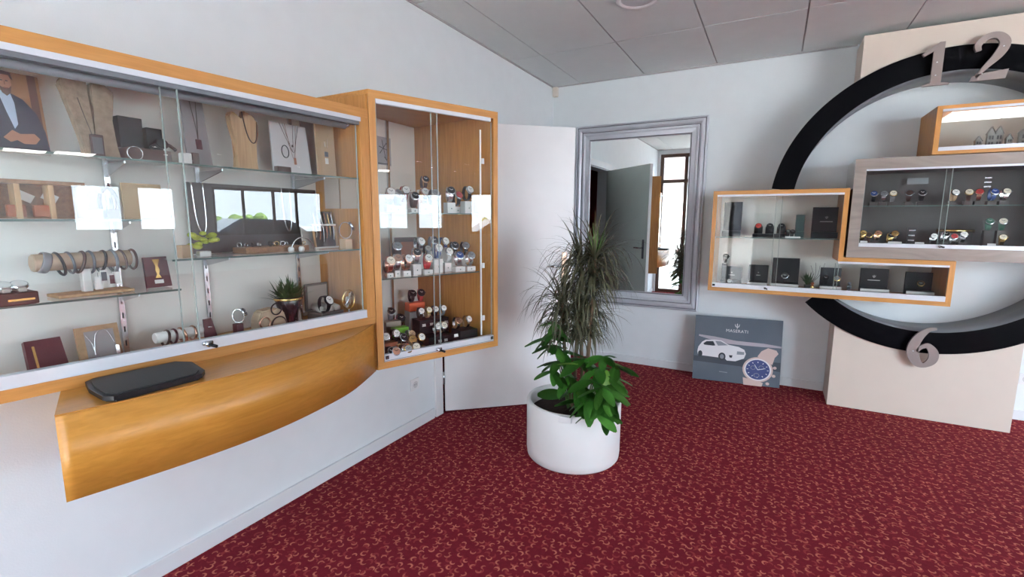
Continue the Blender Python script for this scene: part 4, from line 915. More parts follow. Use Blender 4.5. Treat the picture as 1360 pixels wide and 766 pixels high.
b.build('print_lines', pc)['kind'] = 'stuff'

# ---------------- long case, helpers
def spanX(px0, px1, py, x): a, c = onX(px0, py, x), onX(px1, py, x); return (a.y+c.y)/2, c.y-a.y
def zX(px, py, x): return onX(px, py, x).z
def item(name, px0, px1, py, x, z, label, cat, group=None, rz=PI/2):
    cy, wd = spanX(px0, px1, py, x); r = empty(name, (x, cy, z), rz, label, cat, group); return r, wd
def chain(b, pts, r, m, seg=5): b.tube(spline(pts, 6), r, m, seg)
# portrait
r, wd = item('portrait_picture', -22, 66, 190, .060, SH1+.001, 'framed photo portrait of a bearded man in dark suit on top shelf', 'picture')
h = .235; TP = Matrix.Rotation(-.12, 4, 'X')
def pq(nm, pts, m, k):
    b = MB(); b.prism([(q[0]*wd-wd/2, q[1]*h) for q in pts], -.0006*k-.0006, -.0006*k, m, 'xz', TP); b.build(nm, r)
b = MB(); b.box(-wd/2, wd/2, 0, .006, 0, h, mat('portrait_backdrop', (.20, .085, .035), .35, var=.3, vscale=6, vcol=(.34, .17, .07)), 0, TP); b.build('print', r)
pq('print_wood_column', [(.82, .2), (.95, .2), (.95, 1), (.82, 1)], mat('portrait_column', (.10, .035, .02), .35), 1)
pq('print_suit', [(0, .05), (1, .02), (.97, .3), (.88, .52), (.70, .68), (.52, .74), (.36, .76), (.2, .74), (.0, .6)], mat('portrait_suit', (.02, .02, .045), .35), 2)
pq('print_shirt', [(.36, .76), (.52, .74), (.56, .62), (.56, .36), (.50, .30), (.42, .5), (.36, .68)], mat('portrait_shirt', (.48, .56, .70), .35), 3)
SK = mat('portrait_skin', (.42, .20, .13), .4)
pq('print_head', [(.36, .96), (.40, 1-.015), (.50, 1-.015), (.56, .94), (.565, .84), (.53, .74), (.47, .70), (.41, .73), (.365, .82)], SK, 4)
pq('print_hair', [(.345, .90), (.36, .995), (.46, 1.0), (.57, .99), (.595, .90), (.56, .92), (.54, .955), (.40, .955), (.37, .92)], BROWN, 5)
pq('print_beard', [(.37, .82), (.42, .795), (.47, .80), (.52, .795), (.56, .83), (.535, .74), (.47, .695), (.41, .73)], mat('portrait_beard', (.10, .045, .03), .5), 5)
for e in (.42, .50): pq('print_eye', [(e-.018, .875), (e+.018, .875), (e+.018, .885), (e-.018, .888)], PD, 6)
pq('print_nose', [(.458, .83), (.475, .83), (.47, .875), (.463, .875)], mat('portrait_shadow', (.28, .12, .08), .4), 6)
pq('print_mouth', [(.44, .785), (.495, .785), (.49, .795), (.445, .795)], mat('portrait_lips', (.30, .08, .07), .4), 6)
pq('print_hands', [(.30, .18), (.45, .28), (.56, .24), (.78, .26), (.86, .20), (.78, .13), (.6, .12), (.5, .16), (.4, .13)], SK, 6)
# double-flared wicker bust
WICK = mat('straw_wicker', (.50, .37, .26), .9, var=.35, vscale=50, bump=1, bscale=90)
r, wd = item('necklace_bust', 86, 158, 205, .085, SH1+.001, 'twin-flared straw necklace bust on the top shelf beside the portrait', 'display stand')
h = zX(115, 103, .085)-SH1
for nm, pts in (('bust_left', [(-.18, 0), (.02, 0), (.02, .42), (-.02, .78), (.0, .90), (-.05, .96), (-.10, .93), (-.14, 1.0), (-.22, .95), (-.27, 1.0), (-.34, .94), (-.38, .97), (-.43, .89), (-.50, .86), (-.42, .72), (-.32, .5), (-.22, .25)]), ('bust_right', [(.025, 0), (.50, 0), (.42, .25), (.36, .5), (.42, .75), (.48, .84), (.42, .90), (.36, .87), (.32, .95), (.24, .91), (.18, .97), (.12, .92), (.06, .93), (.03, .80), (.06, .6), (.03, .3)])):
    b = MB(); b.prism([(q[0]*wd, q[1]*h) for q in pts], -.02, .012, WICK, 'xz'); 
    bmesh.ops.bevel(b.bm, geom=b.bm.edges[:], offset=.004, segments=2, affect='EDGES'); b.build(nm, r)
r2_, wd2 = item('pendant_watch', 119, 137, 190, .11, SH1+.001, 'dark rounded pendant watch leaning on the straw bust', 'watch')
b = MB(); b.box(-wd2/2, wd2/2, -.008, 0, .006, .075, BROWN, .003); b.build('case', r2_); b = MB(); b.box(-wd2*.36, wd2*.36, -.0092, -.0081, .015, .066, mat('grey_mesh', (.13, .12, .13), .6)); b.build('mesh_face', r2_)
b = MB(); chain(b, [(-wd2*.3, -.004, .074), (-.025, -.004, .13), (-.035, .0, .18)], .0012, BROWN); b.build('cord', r2_)
def lbox(name, px0, px1, py, x, z, h, d_, m, label, cat='box', group=None, bev=.002, yaw=0):
    cy, wd = spanX(px0, px1, py, x); b = MB(); b.box(-wd/2, wd/2, -d_/2, d_/2, 0, h, m, bev); o = b.build(name); o.location = (x, cy, z); o.rotation_euler.z = PI/2+yaw; return tag(o, label, cat, group)
lbox('jewellery_riser', 162, 219, 207, .10, SH1+.001, .045, .09, BROWN, 'brown leather jewellery base on top shelf under black boxes', 'display stand')
lbox('jewellery_box', 154, 186, 185, .09, SH1+.0465, .10, .05, BLEA, 'larger black open jewellery box on the brown base')
lbox('jewellery_box', 190, 211, 185, .09, SH1+.0465, .075, .05, BLEA, 'smaller black jewellery box on the brown base')
r, wd = item('black_watch', 203, 226, 193, .125, SH1+.0466, 'black watch lying on the brown leather base', 'watch'); b = MB(); b.lathe([(.018, 0), (.02, .004), (.018, .009)], BLACK, 20, Matrix.Translation((0, -.0, .022)) @ Matrix.Rotation(1.1, 4, 'X')); b.build('case', r); b = MB(); chain(b, [(-.035, 0, .006), (-.015, 0, .02), (.02, 0, .022), (.045, 0, .006)], .006, BLACK, 6); b.build('strap', r)
b = MB(); b.tube([(.022*math.cos(a)+0, 0, .022+.022*math.sin(a)) for a in [2*PI*k/24 for k in range(24)]], .0018, SILV, 6, closed=True); o = b.build('bangle'); cy, _ = spanX(170, 184, 200, .148); o.location = (.158, cy, SH1+.001+.0018); o.rotation_euler.z = PI/2; tag(o, 'thin silver bangle standing before the brown base', 'bracelet')
lbox('ring_box', 240, 252, 210, .18, SH1+.001, .04, .03, CR, 'tiny white ring box on the top shelf near the door edge')
lbox('ring_box', 253, 262, 212, .17, SH1+.001, .045, .03, BROWN, 'tiny dark brown ring box beside the white ring box')
def panelstand(name, px0, px1, pyb, pyt, x, z, m, label, lean=.12, taper=.85, cat='display stand', th=.008):
    cy, wd = spanX(px0, px1, pyb, x); h = zX((px0+px1)/2, pyt, x-.02)-z; r = empty(name, (x, cy, z), PI/2, label, cat)
    T_ = Matrix.Rotation(-lean, 4, 'X'); b = MB(); b.prism([(-wd/2, 0), (wd/2, 0), (wd/2*taper, h), (-wd/2*taper, h)], 0, th, m, 'xz', T_); b.build('board', r)
    b = MB(); b.prism([(.0+th, .0), (.05, 0), (h*lean+th+.004, h*.6)], -.004, .004, m, 'yz'); b.build('support', r)
    return r, wd, h, T_
def neck(r, T_, pts, rad, m, nm='necklace', pend=None, pm=None):
    b = MB(); b.tube([T_ @ Vector((p[0], -.003, p[1])) for p in spline(pts, 7)], rad, m, 5); n_ = b.build(nm, r)
    if pend: b = MB(); b.box(pend[0]-pend[2], pend[0]+pend[2], -.006, -.001, pend[1]-pend[3], pend[1]+pend[3], pm or m, .001, T_); b.build('pendant', n_)
r, wd, h, T_ = panelstand('necklace_stand', 250, 283, 214, 134, .14, SH1+.001, GREYC, 'grey necklace panel with a dark red pendant on the top shelf')
neck(r, T_, [(-.01, h), (0, h*.6), (.001, h*.42)], .001, BROWN); neck(r, T_, [(.012, h), (.006, h*.6), (.002, h*.42)], .001, BROWN, pend=(.002, h*.34, .010, .018), pm=MAROON)
# wooden hand
r, wd = item('wooden_hand', 306, 346, 218, .15, SH1+.001, 'carved wooden hand with dark necklace standing on the top shelf', 'display stand')
h = zX(315, 146, .15)-SH1
b = MB(); b.prism([(-.40*wd, .03*h), (.40*wd, .03*h), (.28*wd, .2*h), (.34*wd, .45*h), (.42*wd, .66*h), (.45*wd, .82*h), (.30*wd, .93*h), (.10*wd, .97*h), (-.02*wd, 1.0*h), (-.10*wd, .86*h), (-.14*wd, .80*h), (-.24*wd, .93*h), (-.42*wd, .95*h), (-.52*wd, .88*h), (-.44*wd, .72*h), (-.34*wd, .5*h), (-.28*wd, .25*h)], -.014, .014, WDL, 'xz')
bmesh.ops.bevel(b.bm, geom=b.bm.edges[:], offset=.005, segments=2, affect='EDGES'); b.build('palm', r)
b = MB(); b.box(-.5*wd, .75*wd, -.02, .02, 0, .008, WDL, .002); b.build('base', r)
b = MB(); chain(b, [(-.10*wd, -.016, .97*h), (.02*wd, -.018, .62*h), (.18*wd, -.018, .48*h), (.32*wd, -.018, .55*h), (.38*wd, -.016, .85*h)], .0022, BROWN); b.build('necklace', r)
r, wd, h, T_ = panelstand('necklace_stand', 364, 414, 222, 166, .16, SH1+.001, mat('panel_pale', (.62, .60, .60), .5), 'pale panel with several fine necklaces and a bangle, top shelf', .10, .93)
neck(r, T_, [(-.045, h), (-.02, h*.72), (.01, h*.45), (.03, h*.72), (.048, h)], .0008, BROWN); neck(r, T_, [(-.03, h), (0, h*.55), (.008, h*.5), (.02, h)], .0008, BROWN, pend=(.008, h*.58, .003, .005), pm=BROWN)
neck(r, T_, [(-.02, h), (.008, h*.32), (.035, h)], .0008, ROSE, pend=(.012, h*.28, .005, .014), pm=ROSE)
b = MB(); b.tube([T_ @ Vector((-.032+.017*math.cos(a), -.004, h*.45+.026*math.sin(a))) for a in [2*PI*k/24 for k in range(24)]], .0018, BLACK, 6, closed=True); b.build('bangle', r)
lbox('ring_box', 366, 384, 218, .215, SH1+.001, .026, .025, BROWN, 'small dark box at the foot of the pale necklace panel')
r, wd, h, T_ = panelstand('necklace_stand', 405, 423, 225, 160, .12, SH1+.001, GREYC, 'narrow grey panel behind the pale necklace panel', .05, 1)
r, wd, h, T_ = panelstand('jewellery_card', 423, 447, 229, 161, .20, SH1+.001, mat('tan_linen', (.46, .33, .20), .85, bump=.4, bscale=300), 'narrow tan card with silver earrings and pendant, right of top shelf', .04, 1)
neck(r, T_, [(-.008, h*.62), (-.005, h*.52)], .0012, SILV, 'earring'); neck(r, T_, [(.012, h*.72), (.006, h*.52)], .0012, SILV, 'earring')
b = MB(); b.box(-.010, .010, -.003, 0, h*.36, h*.45, DARKALU, .001, T_); b.build('watch_face', r); b = MB(); b.box(-.009, .009, -.003, 0, h*.24, h*.34, CR, .002, T_); b.build('tag', r)

# left shelf, z = SH2
r, wd = item('shadow_box', -30, 113, 288, .12, SH2+.001, 'brown wooden divided tray box with jewellery, left of the case', 'box')
h = zX(60, 241, .12)-SH2
b = MB(); b.box(-wd/2, wd/2, .02, .026, 0, h, WDB); b.build('back', r)
for k, q in enumerate((0, .33, .66, 1)):
    b = MB(); b.box(-wd/2+q*(wd-.012), -wd/2+q*(wd-.012)+.012, -.025, .02, 0, h-.012, WDL); b.build('divider', r)
b = MB(); b.box(-wd/2, wd/2, -.025, .02, h-.0115, h, WDB); b.build('top', r)
b = MB(); b.box(-wd/2+.0125, wd/2-.0125, -.02, .019, 0.0, .004, WDB); b.build('bottom', r)
for px, c in ((22, 'orange'), (57, 'orange')):
    cy, _ = spanX(px-8, px+8, 282, .13); b = MB(); b.box(-.02, .02, -.008, .008, 0, .035, TERRA, .002); o = b.build('jewellery_pouch'); o.location = (.128, cy, SH2+.006); o.rotation_euler.z = PI/2; tag(o, f'small terracotta pouch in the {"left" if px < 40 else "middle"} compartment of the wooden box', 'pouch')
    cy, _ = spanX(px-20, px-8, 270, .135); b = MB(); b.box(-.018, .018, -.0015, 0, -.012, .012, CR, 0, Matrix.Rotation(.5, 4, 'Y')); o = b.build('jewellery_card'); o.location = (.135, cy+.05, SH2+.065); o.rotation_euler.z = PI/2; o.location.x = .103; tag(o, f'white jewellery card in the {"left" if px < 40 else "middle"} compartment of the wooden box', 'card')
for px, mm_, w_ in ((128, CR, 'white'), (146, MAROON, 'maroon')):
    cy, wd = spanX(px-9, px+9, 284, .10); b = MB()
    b.tube([(.024*math.cos(a), 0, .05+.05*math.sin(a)) for a in [PI*(-.15)+PI*1.3*k/16 for k in range(17)]], .006, mm_, 8); b.box(-.026, .026, -.012, .012, 0, .032, mm_, .003); o = b.build('bracelet_stand'); o.location = (.10, cy, SH2+.001); o.rotation_euler.z = PI/2; tag(o, f'{w_} arched bracelet holder beside the wooden box', 'display stand')
r, wd, h, T_ = panelstand('jewellery_card', 166, 222, 290, 244, .11, SH2+.001, mat('tan_board', (.50, .36, .22), .8), 'plain tan display board at right end of the left shelf', .12, .92)
# dark board with chains, standing on SH3
cy, wd = spanX(257, 424, 335, .045); h = zX(330, 247, .045)-SH3
r = empty('dark_backboard', (.035, cy, SH3+.001), PI/2, 'large dark brown board with silver chains behind the right shelf', 'display board')
b = MB(); b.box(-wd/2, wd/2, -.006, 0, 0, h, BOARD); b.build('board', r)
for px, w_ in ((268, 0), (383, 1)):
    cy2, _ = spanX(px, px+1, 290, .045); x_ = cy2-cy; b = MB(); chain(b, [(x_-.03, -.009, h), (x_-.022, -.009, h*.5), (x_-.004, -.009, h*.30), (x_+.014, -.009, h*.42), (x_+.012, -.009, h)], .0032, [SILV, STEEL][w_]); b.build('chain', r)
lbox('wooden_block', 239, 254, 343, .20, SH3+.001, .045, .035, TAN, 'small tan wooden block at the left end of right shelf', 'display stand')
r, wd = item('flower_cluster', 252, 290, 345, .19, SH3+.001, 'yellow green artificial flower cluster on the right shelf', 'plant')
rr = random.Random(4); b = MB(); b.box(-.02, .02, -.015, .015, 0, .02, CR, .003); b.build('pot', r)
for k in range(16):
    b = MB(); q = (rr.uniform(-wd*.45, wd*.45), rr.uniform(-.025, .02), rr.uniform(.025, .085)); b.sphere(q, rr.uniform(.010, .015), YEL, (1.1, 1.1, .7), 8)
    b.build('flower', r)
r, wd = item('ring_tray', 318, 402, 335, .17, SH3+.001, 'long low wooden tray with small jewellery on the right shelf', 'tray')
b = MB(); b.box(-wd/2, wd/2, -.045, .045, 0, .024, WDB, .002); b.build('body', r)
rr = random.Random(9); gj = 'small jewellery pieces lying on the wooden tray'
cyT = r.location.y
for k in range(14):
    t_ = (k+.5)/14; ub = MB(); mt = rr.choice([SILV, GOLD, BROWN, STEEL, BLACK]); rad = rr.uniform(.006, .010)
    ub.tube([(rad*math.cos(a), 0, rad+.0015+rad*math.sin(a)) for a in [2*PI*q/14 for q in range(14)]], .0016, mt, 5, closed=True); o = ub.build('ring'); o.location = (.17+rr.uniform(-.03, .03), cyT-wd/2+t_*wd, SH3+.0255); o.rotation_euler.z = rr.uniform(0, 3); tag(o, f'tiny metal ring on the long wooden tray, number {k+1} from its left', 'ring', gj)
for px, w_ in ((383, 'left'), (397, 'right')): cy, _ = spanX(px, px+4, 338, .24); b = MB(); b.lathe([(.008, 0), (.012, .003), (.012, .016), (.007, .022)], CR, 16); o = b.build('ring_holder'); o.location = (.25, cy, SH3+.001); tag(o, f'{w_} one of two small white ring holders before the tray', 'display stand')
# jewellery frame
cy, wd = spanX(418, 449, 330, .17); z_ = SH3+.001; r = empty('earring_display', (.17, cy, z_), PI/2, 'tilted cream wooden frame with dangling jewellery on the right shelf', 'display stand')
T_ = Matrix.Rotation(-.14, 4, 'X'); h = .115
for nm, bb in (('bottom_rail', (-wd/2, wd/2, 0, .008)), ('top_rail', (-wd/2, wd/2, h-.008, h)), ('stile', (-wd/2, -wd/2+.008, .0082, h-.0082)), ('stile', (wd/2-.008, wd/2, .0082, h-.0082))):
    b = MB(); b.box(bb[0], bb[1], -.008, 0, bb[2], bb[3], CR if 'rail' in nm else WDL, .001, T_); b.build(nm, r)
b = MB(); b.box(-wd/2+.008, wd/2-.008, .001, .004, .008, h+.06, BOARD, 0, T_); b.build('back', r)
rr = random.Random(6)
for k in range(6): b = MB(); x_ = -wd/2+.018+k*(wd-.036)/5; chain(b, [(x_, -.003, h+.05), (x_+.004, -.004, h*.7), (x_-.003, -.004, h*rr.uniform(.25, .5))], .0022, rr.choice([SILV, TERRA, GOLD]), 5); b.bm.transform(T_); b.build('earring', r)
r, wd, h, T_ = panelstand('jewellery_card', 404, 428, 333, 300, .13, SH3+.001, LIN, 'linen card behind the tilted jewellery frame', .12, 1)
b = MB(); b.tube([(.055*math.cos(a), 0, .002+.055*math.sin(a)) for a in [PI*k/16 for k in range(17)]], [.002+.0015*math.sin(PI*k/16) for k in range(17)], SILV, 8); o = b.build('silver_bangle'); cy, _ = spanX(400, 402, 330, .23); o.location = (.235, cy, SH3+.003); o.rotation_euler.z = PI/2; tag(o, 'open silver cuff bangle standing before the linen card', 'bracelet')
# watch on cube
cy, _ = spanX(459, 461, 333, .27); b = MB(); b.box(-.02, .02, -.02, .02, 0, .045, mat('pale_wood_cube', (.62, .42, .25), .5), .001); o = b.build('wooden_cube'); o.location = (.27, cy, SH3+.001); o.rotation_euler.z = PI/2; tag(o, 'pale wooden cube under a silver watch, right end of shelf', 'display stand')
watch((.27, cy, SH3+.0465), PI/2+.9, 'silver', 'silver', 'grey', 'silver bracelet watch standing on the pale wooden cube', None, 1.25)
# cream panels on the case's end panel
for k, (px0, px1) in enumerate(((428, 447), (449, 471))):
    a, c = onY(px0, 255, -2.925), onY(px1, 255, -2.925); b = MB(); b.box(a.x, c.x, -2.912, -2.906, onY(px0, 277, -2.925).z, onY(px0, 238, -2.925).z, mat('linen_panel', (.52, .42, .34), .8, bump=.3, bscale=200)); tag(b.build('linen_picture'), f'beige linen panel on the end wall of the long case, {("back", "front")[k]} one', 'panel', 'linen panels on the end wall of the long case')
# left lower shelf z = SH4
r, wd = item('watch_box', -12, 47, 402, .165, SH4+.001, 'dark brown watch box with two white-faced watches, far left shelf', 'box')
b = MB(); b.box(-wd/2, wd/2, -.035, .035, 0, .035, BROWN, .003); b.build('body', r); b = MB(); b.box(-.02, .035, -.0365, -.0352, .012, .018, GOLD); b.build('label_strip', r)
for k, px in enumerate((4, 26)):
    cy, _ = spanX(px-1, px+1, 385, .165); q = empty('wristwatch', (.165, cy, SH4+.0365), PI/2, f'white-faced watch on a cushion in the brown box, {("left", "right")[k]} one', 'watch', 'watches in the brown box')
    b = MB(); b.lathe([(.019, 0), (.021, .004), (.019, .009)], SILV, 20, Matrix.Translation((0, 0, .014)) @ Matrix.Rotation(.45, 4, 'X')); b.build('case', q); b = MB(); b.lathe([(.0165, .0092), (.0165, .0098)], CR, 20, Matrix.Translation((0, 0, .014)) @ Matrix.Rotation(.45, 4, 'X')); b.build('dial', q); b = MB(); b.box(-.009, .009, -.028, .028, 0, .012, LIN, .003); b.build('strap', q)
def roll(name, px0, px1, py, x, zc, rad, m, label, ang=0):
    a, c = onX(px0, py, x), onX(px1, py, x); L_ = c.y-a.y; r = empty(name, (x, (a.y+c.y)/2, zc), PI/2+ang, label, 'display stand')
    b = MB(); b.lathe([(rad*.9, -L_/2), (rad, -L_/2+.003), (rad, L_/2-.003), (rad*.9, L_/2)], m, 28, Matrix.Rotation(PI/2, 4, 'Y')); b.build('roll', r); return r, L_
zc = zX(105, 346, .12); r, L_ = roll('bracelet_roll', 41, 172, 346, .12, zc, .026, mat('roll_wood', (.50, .36, .24), .7, var=.2, vscale=20), 'wooden bracelet roll on a post, left shelf of the long case')
b = MB(); b.box(-.012, .012, -.012, .012, SH4+.011-zc, -.0262, CR, .002); b.build('post', r); b = MB(); b.box(-.085, .11, -.045, .045, SH4+.001-zc, SH4+.0105-zc, WDL, .002); b.build('base', r)
def brace(r0, xs, rad, rng, group, mm_, desc):
    for k, u in enumerate(xs):
        q = Matrix.Translation(r0.location) @ Matrix.Rotation(r0.rotation_euler.z, 4, 'Z') @ Vector((u, 0, 0)); b = MB(); R_ = rad+rng.uniform(.0055, .008); m = rng.choice(mm_); tl_ = rng.uniform(-.25, .25)
        b.tube([(math.sin(a)*tl_*R_, math.cos(a)*R_, math.sin(a)*R_-(R_-rad)+.001) for a in [2*PI*j/28 for j in range(28)]], rng.uniform(.0034, .0050), m, 6, closed=True)
        o = b.build('bracelet'); o.location = q; o.rotation_euler.z = r0.rotation_euler.z; tag(o, f'dark bracelet, {ORD[k] if k < len(xs)-1 else "rightmost"} on the {desc}', 'bracelet', group)
rng = random.Random(2); brace(r, [-.06, -.035, -.01, .015, .045, .075, .10, .13], .026, rng, 'bracelets on the wooden roll', [BLACK, BROWN, DARKALU, C_['grey']], 'wooden roll')
q = Matrix.Translation(r.location) @ Matrix.Rotation(PI/2, 4, 'Z') @ Vector((-.095, 0, 0)); b = MB(); b.tube([(math.sin(a)*.008, math.cos(a)*.0285, math.sin(a)*.0285) for a in [2*PI*j/28 for j in range(28)]], .0022, C_['grey'], 8, closed=True, flat=(1, 5)); o = b.build('wide_cuff'); o.location = q; o.rotation_euler.z = PI/2; tag(o, 'wide grey cuff at the left of the wooden roll', 'bracelet')
for k, (px, py, m) in enumerate(((131, 375, CR), (138, 366, PD), (149, 370, MAROON), (155, 368, CR))):
    cy, _ = spanX(px-3, px+3, py, .155); z_ = zX(px, py, .155); b = MB(); b.box(-.010, .010, -.001, .001, -.022, .018, CR); b.box(-.007, .007, -.0018, -.001, -.016, .012, m); b.tube([(0, 0, .018), (0, -.0, .032)], .0006, BLACK, 4); o = b.build('hanging_tag'); o.location = (.155, cy, z_); o.rotation_euler.z = PI/2; tag(o, f'small paper price tag hanging under the wooden roll, {ORD[k] if k < 3 else "rightmost"}', 'price tag', 'paper tags under the wooden roll')
r, wd, h, T_ = panelstand('small_picture', 196, 229, 380, 340, .13, SH4+.001, MAROON, 'maroon picture with a cream emblem on the left lower shelf', .16, .93, 'picture', .012)
b = MB(); b.prism([(-.012, h*.92), (.012, h*.92), (.004, h*.7), (.008, h*.55), (.003, h*.42), (.01, h*.3), (-.01, h*.3), (-.003, h*.42), (-.006, h*.55), (-.004, h*.7)], -.001, -.0002, GOLD, 'xz', T_); b.build('print_emblem', r); b = MB(); b.box(-.014, .014, -.001, -.0002, h*.12, h*.24, CR, 0, T_); b.build('print_label', r)
# case floor
ZF = ZB+.0225
r, wd, h, T_ = panelstand('leather_book', 40, 95, 488, 447, .135, ZF, MAROON, 'maroon leather book-like box leaning at lower left of case', .35, .90, 'box', .022)
b = MB(); b.box(-.028, -.022, -.001, -.0002, h*.15, h*.85, GOLD, 0, T_); b.build('print_lettering', r)
r, wd, h, T_ = panelstand('cork_frame', 108, 166, 477, 430, .135, ZF, CORK, 'cork framed grey board with two silver pendants, case floor', .18, .98, 'display stand', .014)
b = MB(); b.box(-wd/2+.02, wd/2-.016, -.002, -.0002, .012, h-.016, GREYC, 0, T_); b.build('inner_board', r)
neck(r, T_, [(-.035, h*.8), (-.022, h*.6), (-.018, h*.42), (-.008, h*.8), (.02, h*.86), (.038, h*.5)], .0015, SILV, pend=(.042, h*.34, .006, .016), pm=SILV); neck(r, T_, [(-.018, h*.5), (-.018, h*.3)], .0018, SILV, pend=(-.014, h*.2, .006, .010), pm=SILV)
zc = zX(235, 435, .14); r, L_ = roll('bracelet_roll', 204, 268, 436, .15, ZF+.062, .019, CR, 'white bracelet roll on a clear stand at the case floor')
b = MB(); b.box(-L_*.28, L_*.5, -.03, .03, -.0615, -.057, CR, .001); b.build('base', r)
for sx in (-1, 1): b = MB(); b.box(sx*L_*.25-.003, sx*L_*.25+.003, -.012, .012, -.0568, -.018, GLASS); b.build('upright', r)
brace(r, [-.045, -.02, .01, .045], .019, rng, 'bracelets on the white roll', [BLACK, BROWN, MAROON, ROSE], 'white roll')
r, wd, h, T_ = panelstand('earring_stand', 273, 292, 445, 421, .19, ZF, MAROON, 'small dark maroon earring stand on the case floor', .25, .55)
neck(r, T_, [(-.006, h*.7), (.008, h*.68)], .003, SILV, 'earring')
lbox('plinth', 312, 321, 437, .22, ZF, .075, .03, MAROON, 'slim maroon plinth with a silver watch on top', 'display stand')
cy, _ = spanX(316, 318, 420, .22); watch((.22, cy, ZF+.0757), PI/2+.8, 'silver', 'silver', 'grey', 'silver bracelet watch standing on the slim maroon plinth', None, .9)
r, wd = item('bracelet_holder', 341, 372, 434, .20, ZF, 'cream padded bracelet holder with leather bangles on the case floor', 'display stand')
CRM = mat('cream_suede', (.50, .38, .26), .8)
b = MB(); b.prism([(-.045, 0), (.055, 0), (.055, .035), (.045, .07), (.02, .085), (-.03, .08), (-.045, .05)], -.02, .025, CRM, 'xz'); bmesh.ops.bevel(b.bm, geom=b.bm.edges[:], offset=.004, segments=2, affect='EDGES'); b.build('pad', r); r.scale = (1.3, 1.3, 1.3)
for k, (u, v, R_, m, w_) in enumerate(((.022, .03, .026, BROWN, 'large dark brown'), (-.028, .045, .017, ROSE, 'small rose'), (.012, .083, .018, BLACK, 'black'))):
    b = MB(); b.tube([(u+R_*math.cos(a), -.024-(.002*k), v+R_*math.sin(a)) for a in [2*PI*j/28 for j in range(28)]], .0022, m, 6, closed=True); o = b.build('bangle'); o.location = r.location; o.scale = (1.3, 1.3, 1.3); o.rotation_euler.z = PI/2; tag(o, f'{w_} bangle hung on the cream padded holder', 'bracelet')
# vase with plant
r, wd = item('vase_plant', 373, 407, 425, .20, ZF, 'dark tapered vase with dense spiky green plant in the long case', 'plant')
b = MB(); b.lathe([(.028, 0), (.030, .004), (.034, .06), (.044, .105), (.042, .108), (.036, .1), (.002, .09)], GLOSSB, 28); b.build('vase', r); b = MB(); b.lathe([(.0445, .098), (.0455, .1), (.0455, .103), (.0445, .105)], GOLD, 28, cap=False); b.build('vase_rim', r)
rr = random.Random(3); b = MB()
for k in range(170):
    az = rr.uniform(0, 6.28); blade(b, (rr.uniform(-.02, .02), rr.uniform(-.02, .02), .085+rr.uniform(0, .02)), az, rr.uniform(.35, 1.4), rr.uniform(.05, .085), .010, DGREEN, .12, 4)
o = b.build('foliage', r, recalc=False); o['kind'] = 'stuff'; r.scale = (1.3, 1.3, 1.3); r.location.x = .17
b = MB()
for k in range(9): b.sphere((rr.uniform(-.02, .03), -.037, .02+k*.008), .0028, SILV, seg=6)
b.build('beads', r)['kind'] = 'stuff'
r, wd = item('tall_cone_stand', 394, 403, 428, .25, ZF, 'dark ring cone with silver charm right of the vase', 'display stand'); b = MB(); b.lathe([(.018, 0), (.014, .02), (.006, .09), (.002, .095)], BROWN, 16); b.build('cone', r); b = MB(); b.lathe([(.002, -.004), (.006, 0), (.002, .004)], SILV, 12, Matrix.Translation((0, -.012, .045))); b.build('charm', r)
# grey watch box with open lid
r, wd = item('open_watch_box', 421, 452, 420, .235, ZF, 'open grey watch box holding a black strap watch and cushions', 'box')
GB = mat('box_taupe', (.13, .115, .10), .6); wd = .105
b = MB(); b.box(-wd/2, wd/2, -.045, .045, 0, .045, GB, .002); b.build('body', r)
b = MB(); b.box(-wd/2, wd/2, .047, .060, .045, .150, GB, .002, Matrix.Translation((0, .0, 0))); b.build('lid', r); b = MB(); b.box(-wd/2+.008, wd/2-.008, .0455, .0468, .055, .142, mat('lid_lining', (.34, .31, .27), .8)); b.build('lid_lining', r)
for k, x_ in enumerate((-.032, .005, .036)):
    b = MB(); b.tube([(x_, -.03, .053), (x_, .03, .065)], .013, LIN, 12); b.build('cushion', r)
r.scale = (1.2, 1.1, 1.2); r.location.x -= .02; q = Matrix.Translation(r.location) @ Matrix.Rotation(PI/2, 4, 'Z') @ Vector((-.042, -.042, .0545)); watch(q, PI/2+.15, 'black', 'black', 'white', 'black strap watch with white dial in the open grey box', None, 1.25)
# skeleton clock
r, wd = item('skeleton_clock', 455, 472, 411, .285, ZF, 'small gold and silver skeleton table clock at case right end', 'clock')
b = MB(); b.box(-.022, .022, -.018, .018, 0, .018, CR, .002); b.build('base', r); b = MB(); b.tube([(0, 0, .018), (0, 0, .045)], .004, SILV, 8); b.build('stem', r)
b = MB(); b.tube([(.027*math.cos(a), 0, .078+.034*math.sin(a)) for a in [2*PI*j/32 for j in range(32)]], .003, GOLD, 8, closed=True); b.build('ring', r)
for (u, v, R_) in ((0, .078, .014), (-.010, .06, .009), (.011, .095, .009), (.010, .062, .007)): b = MB(); b.lathe([(R_*.3, -.002), (R_, -.002), (R_, .002), (R_*.3, .002)], SILV, 16, Matrix.Translation((u, 0, v)) @ Matrix.Rotation(PI/2, 4, 'X')); b.build('gear', r)
b = MB(); b.tube([(-.014, -.002, .06), (.012, -.002, .1)], .002, SILV, 6); b.build('bridge', r); r.scale = (1.3, 1.3, 1.3)

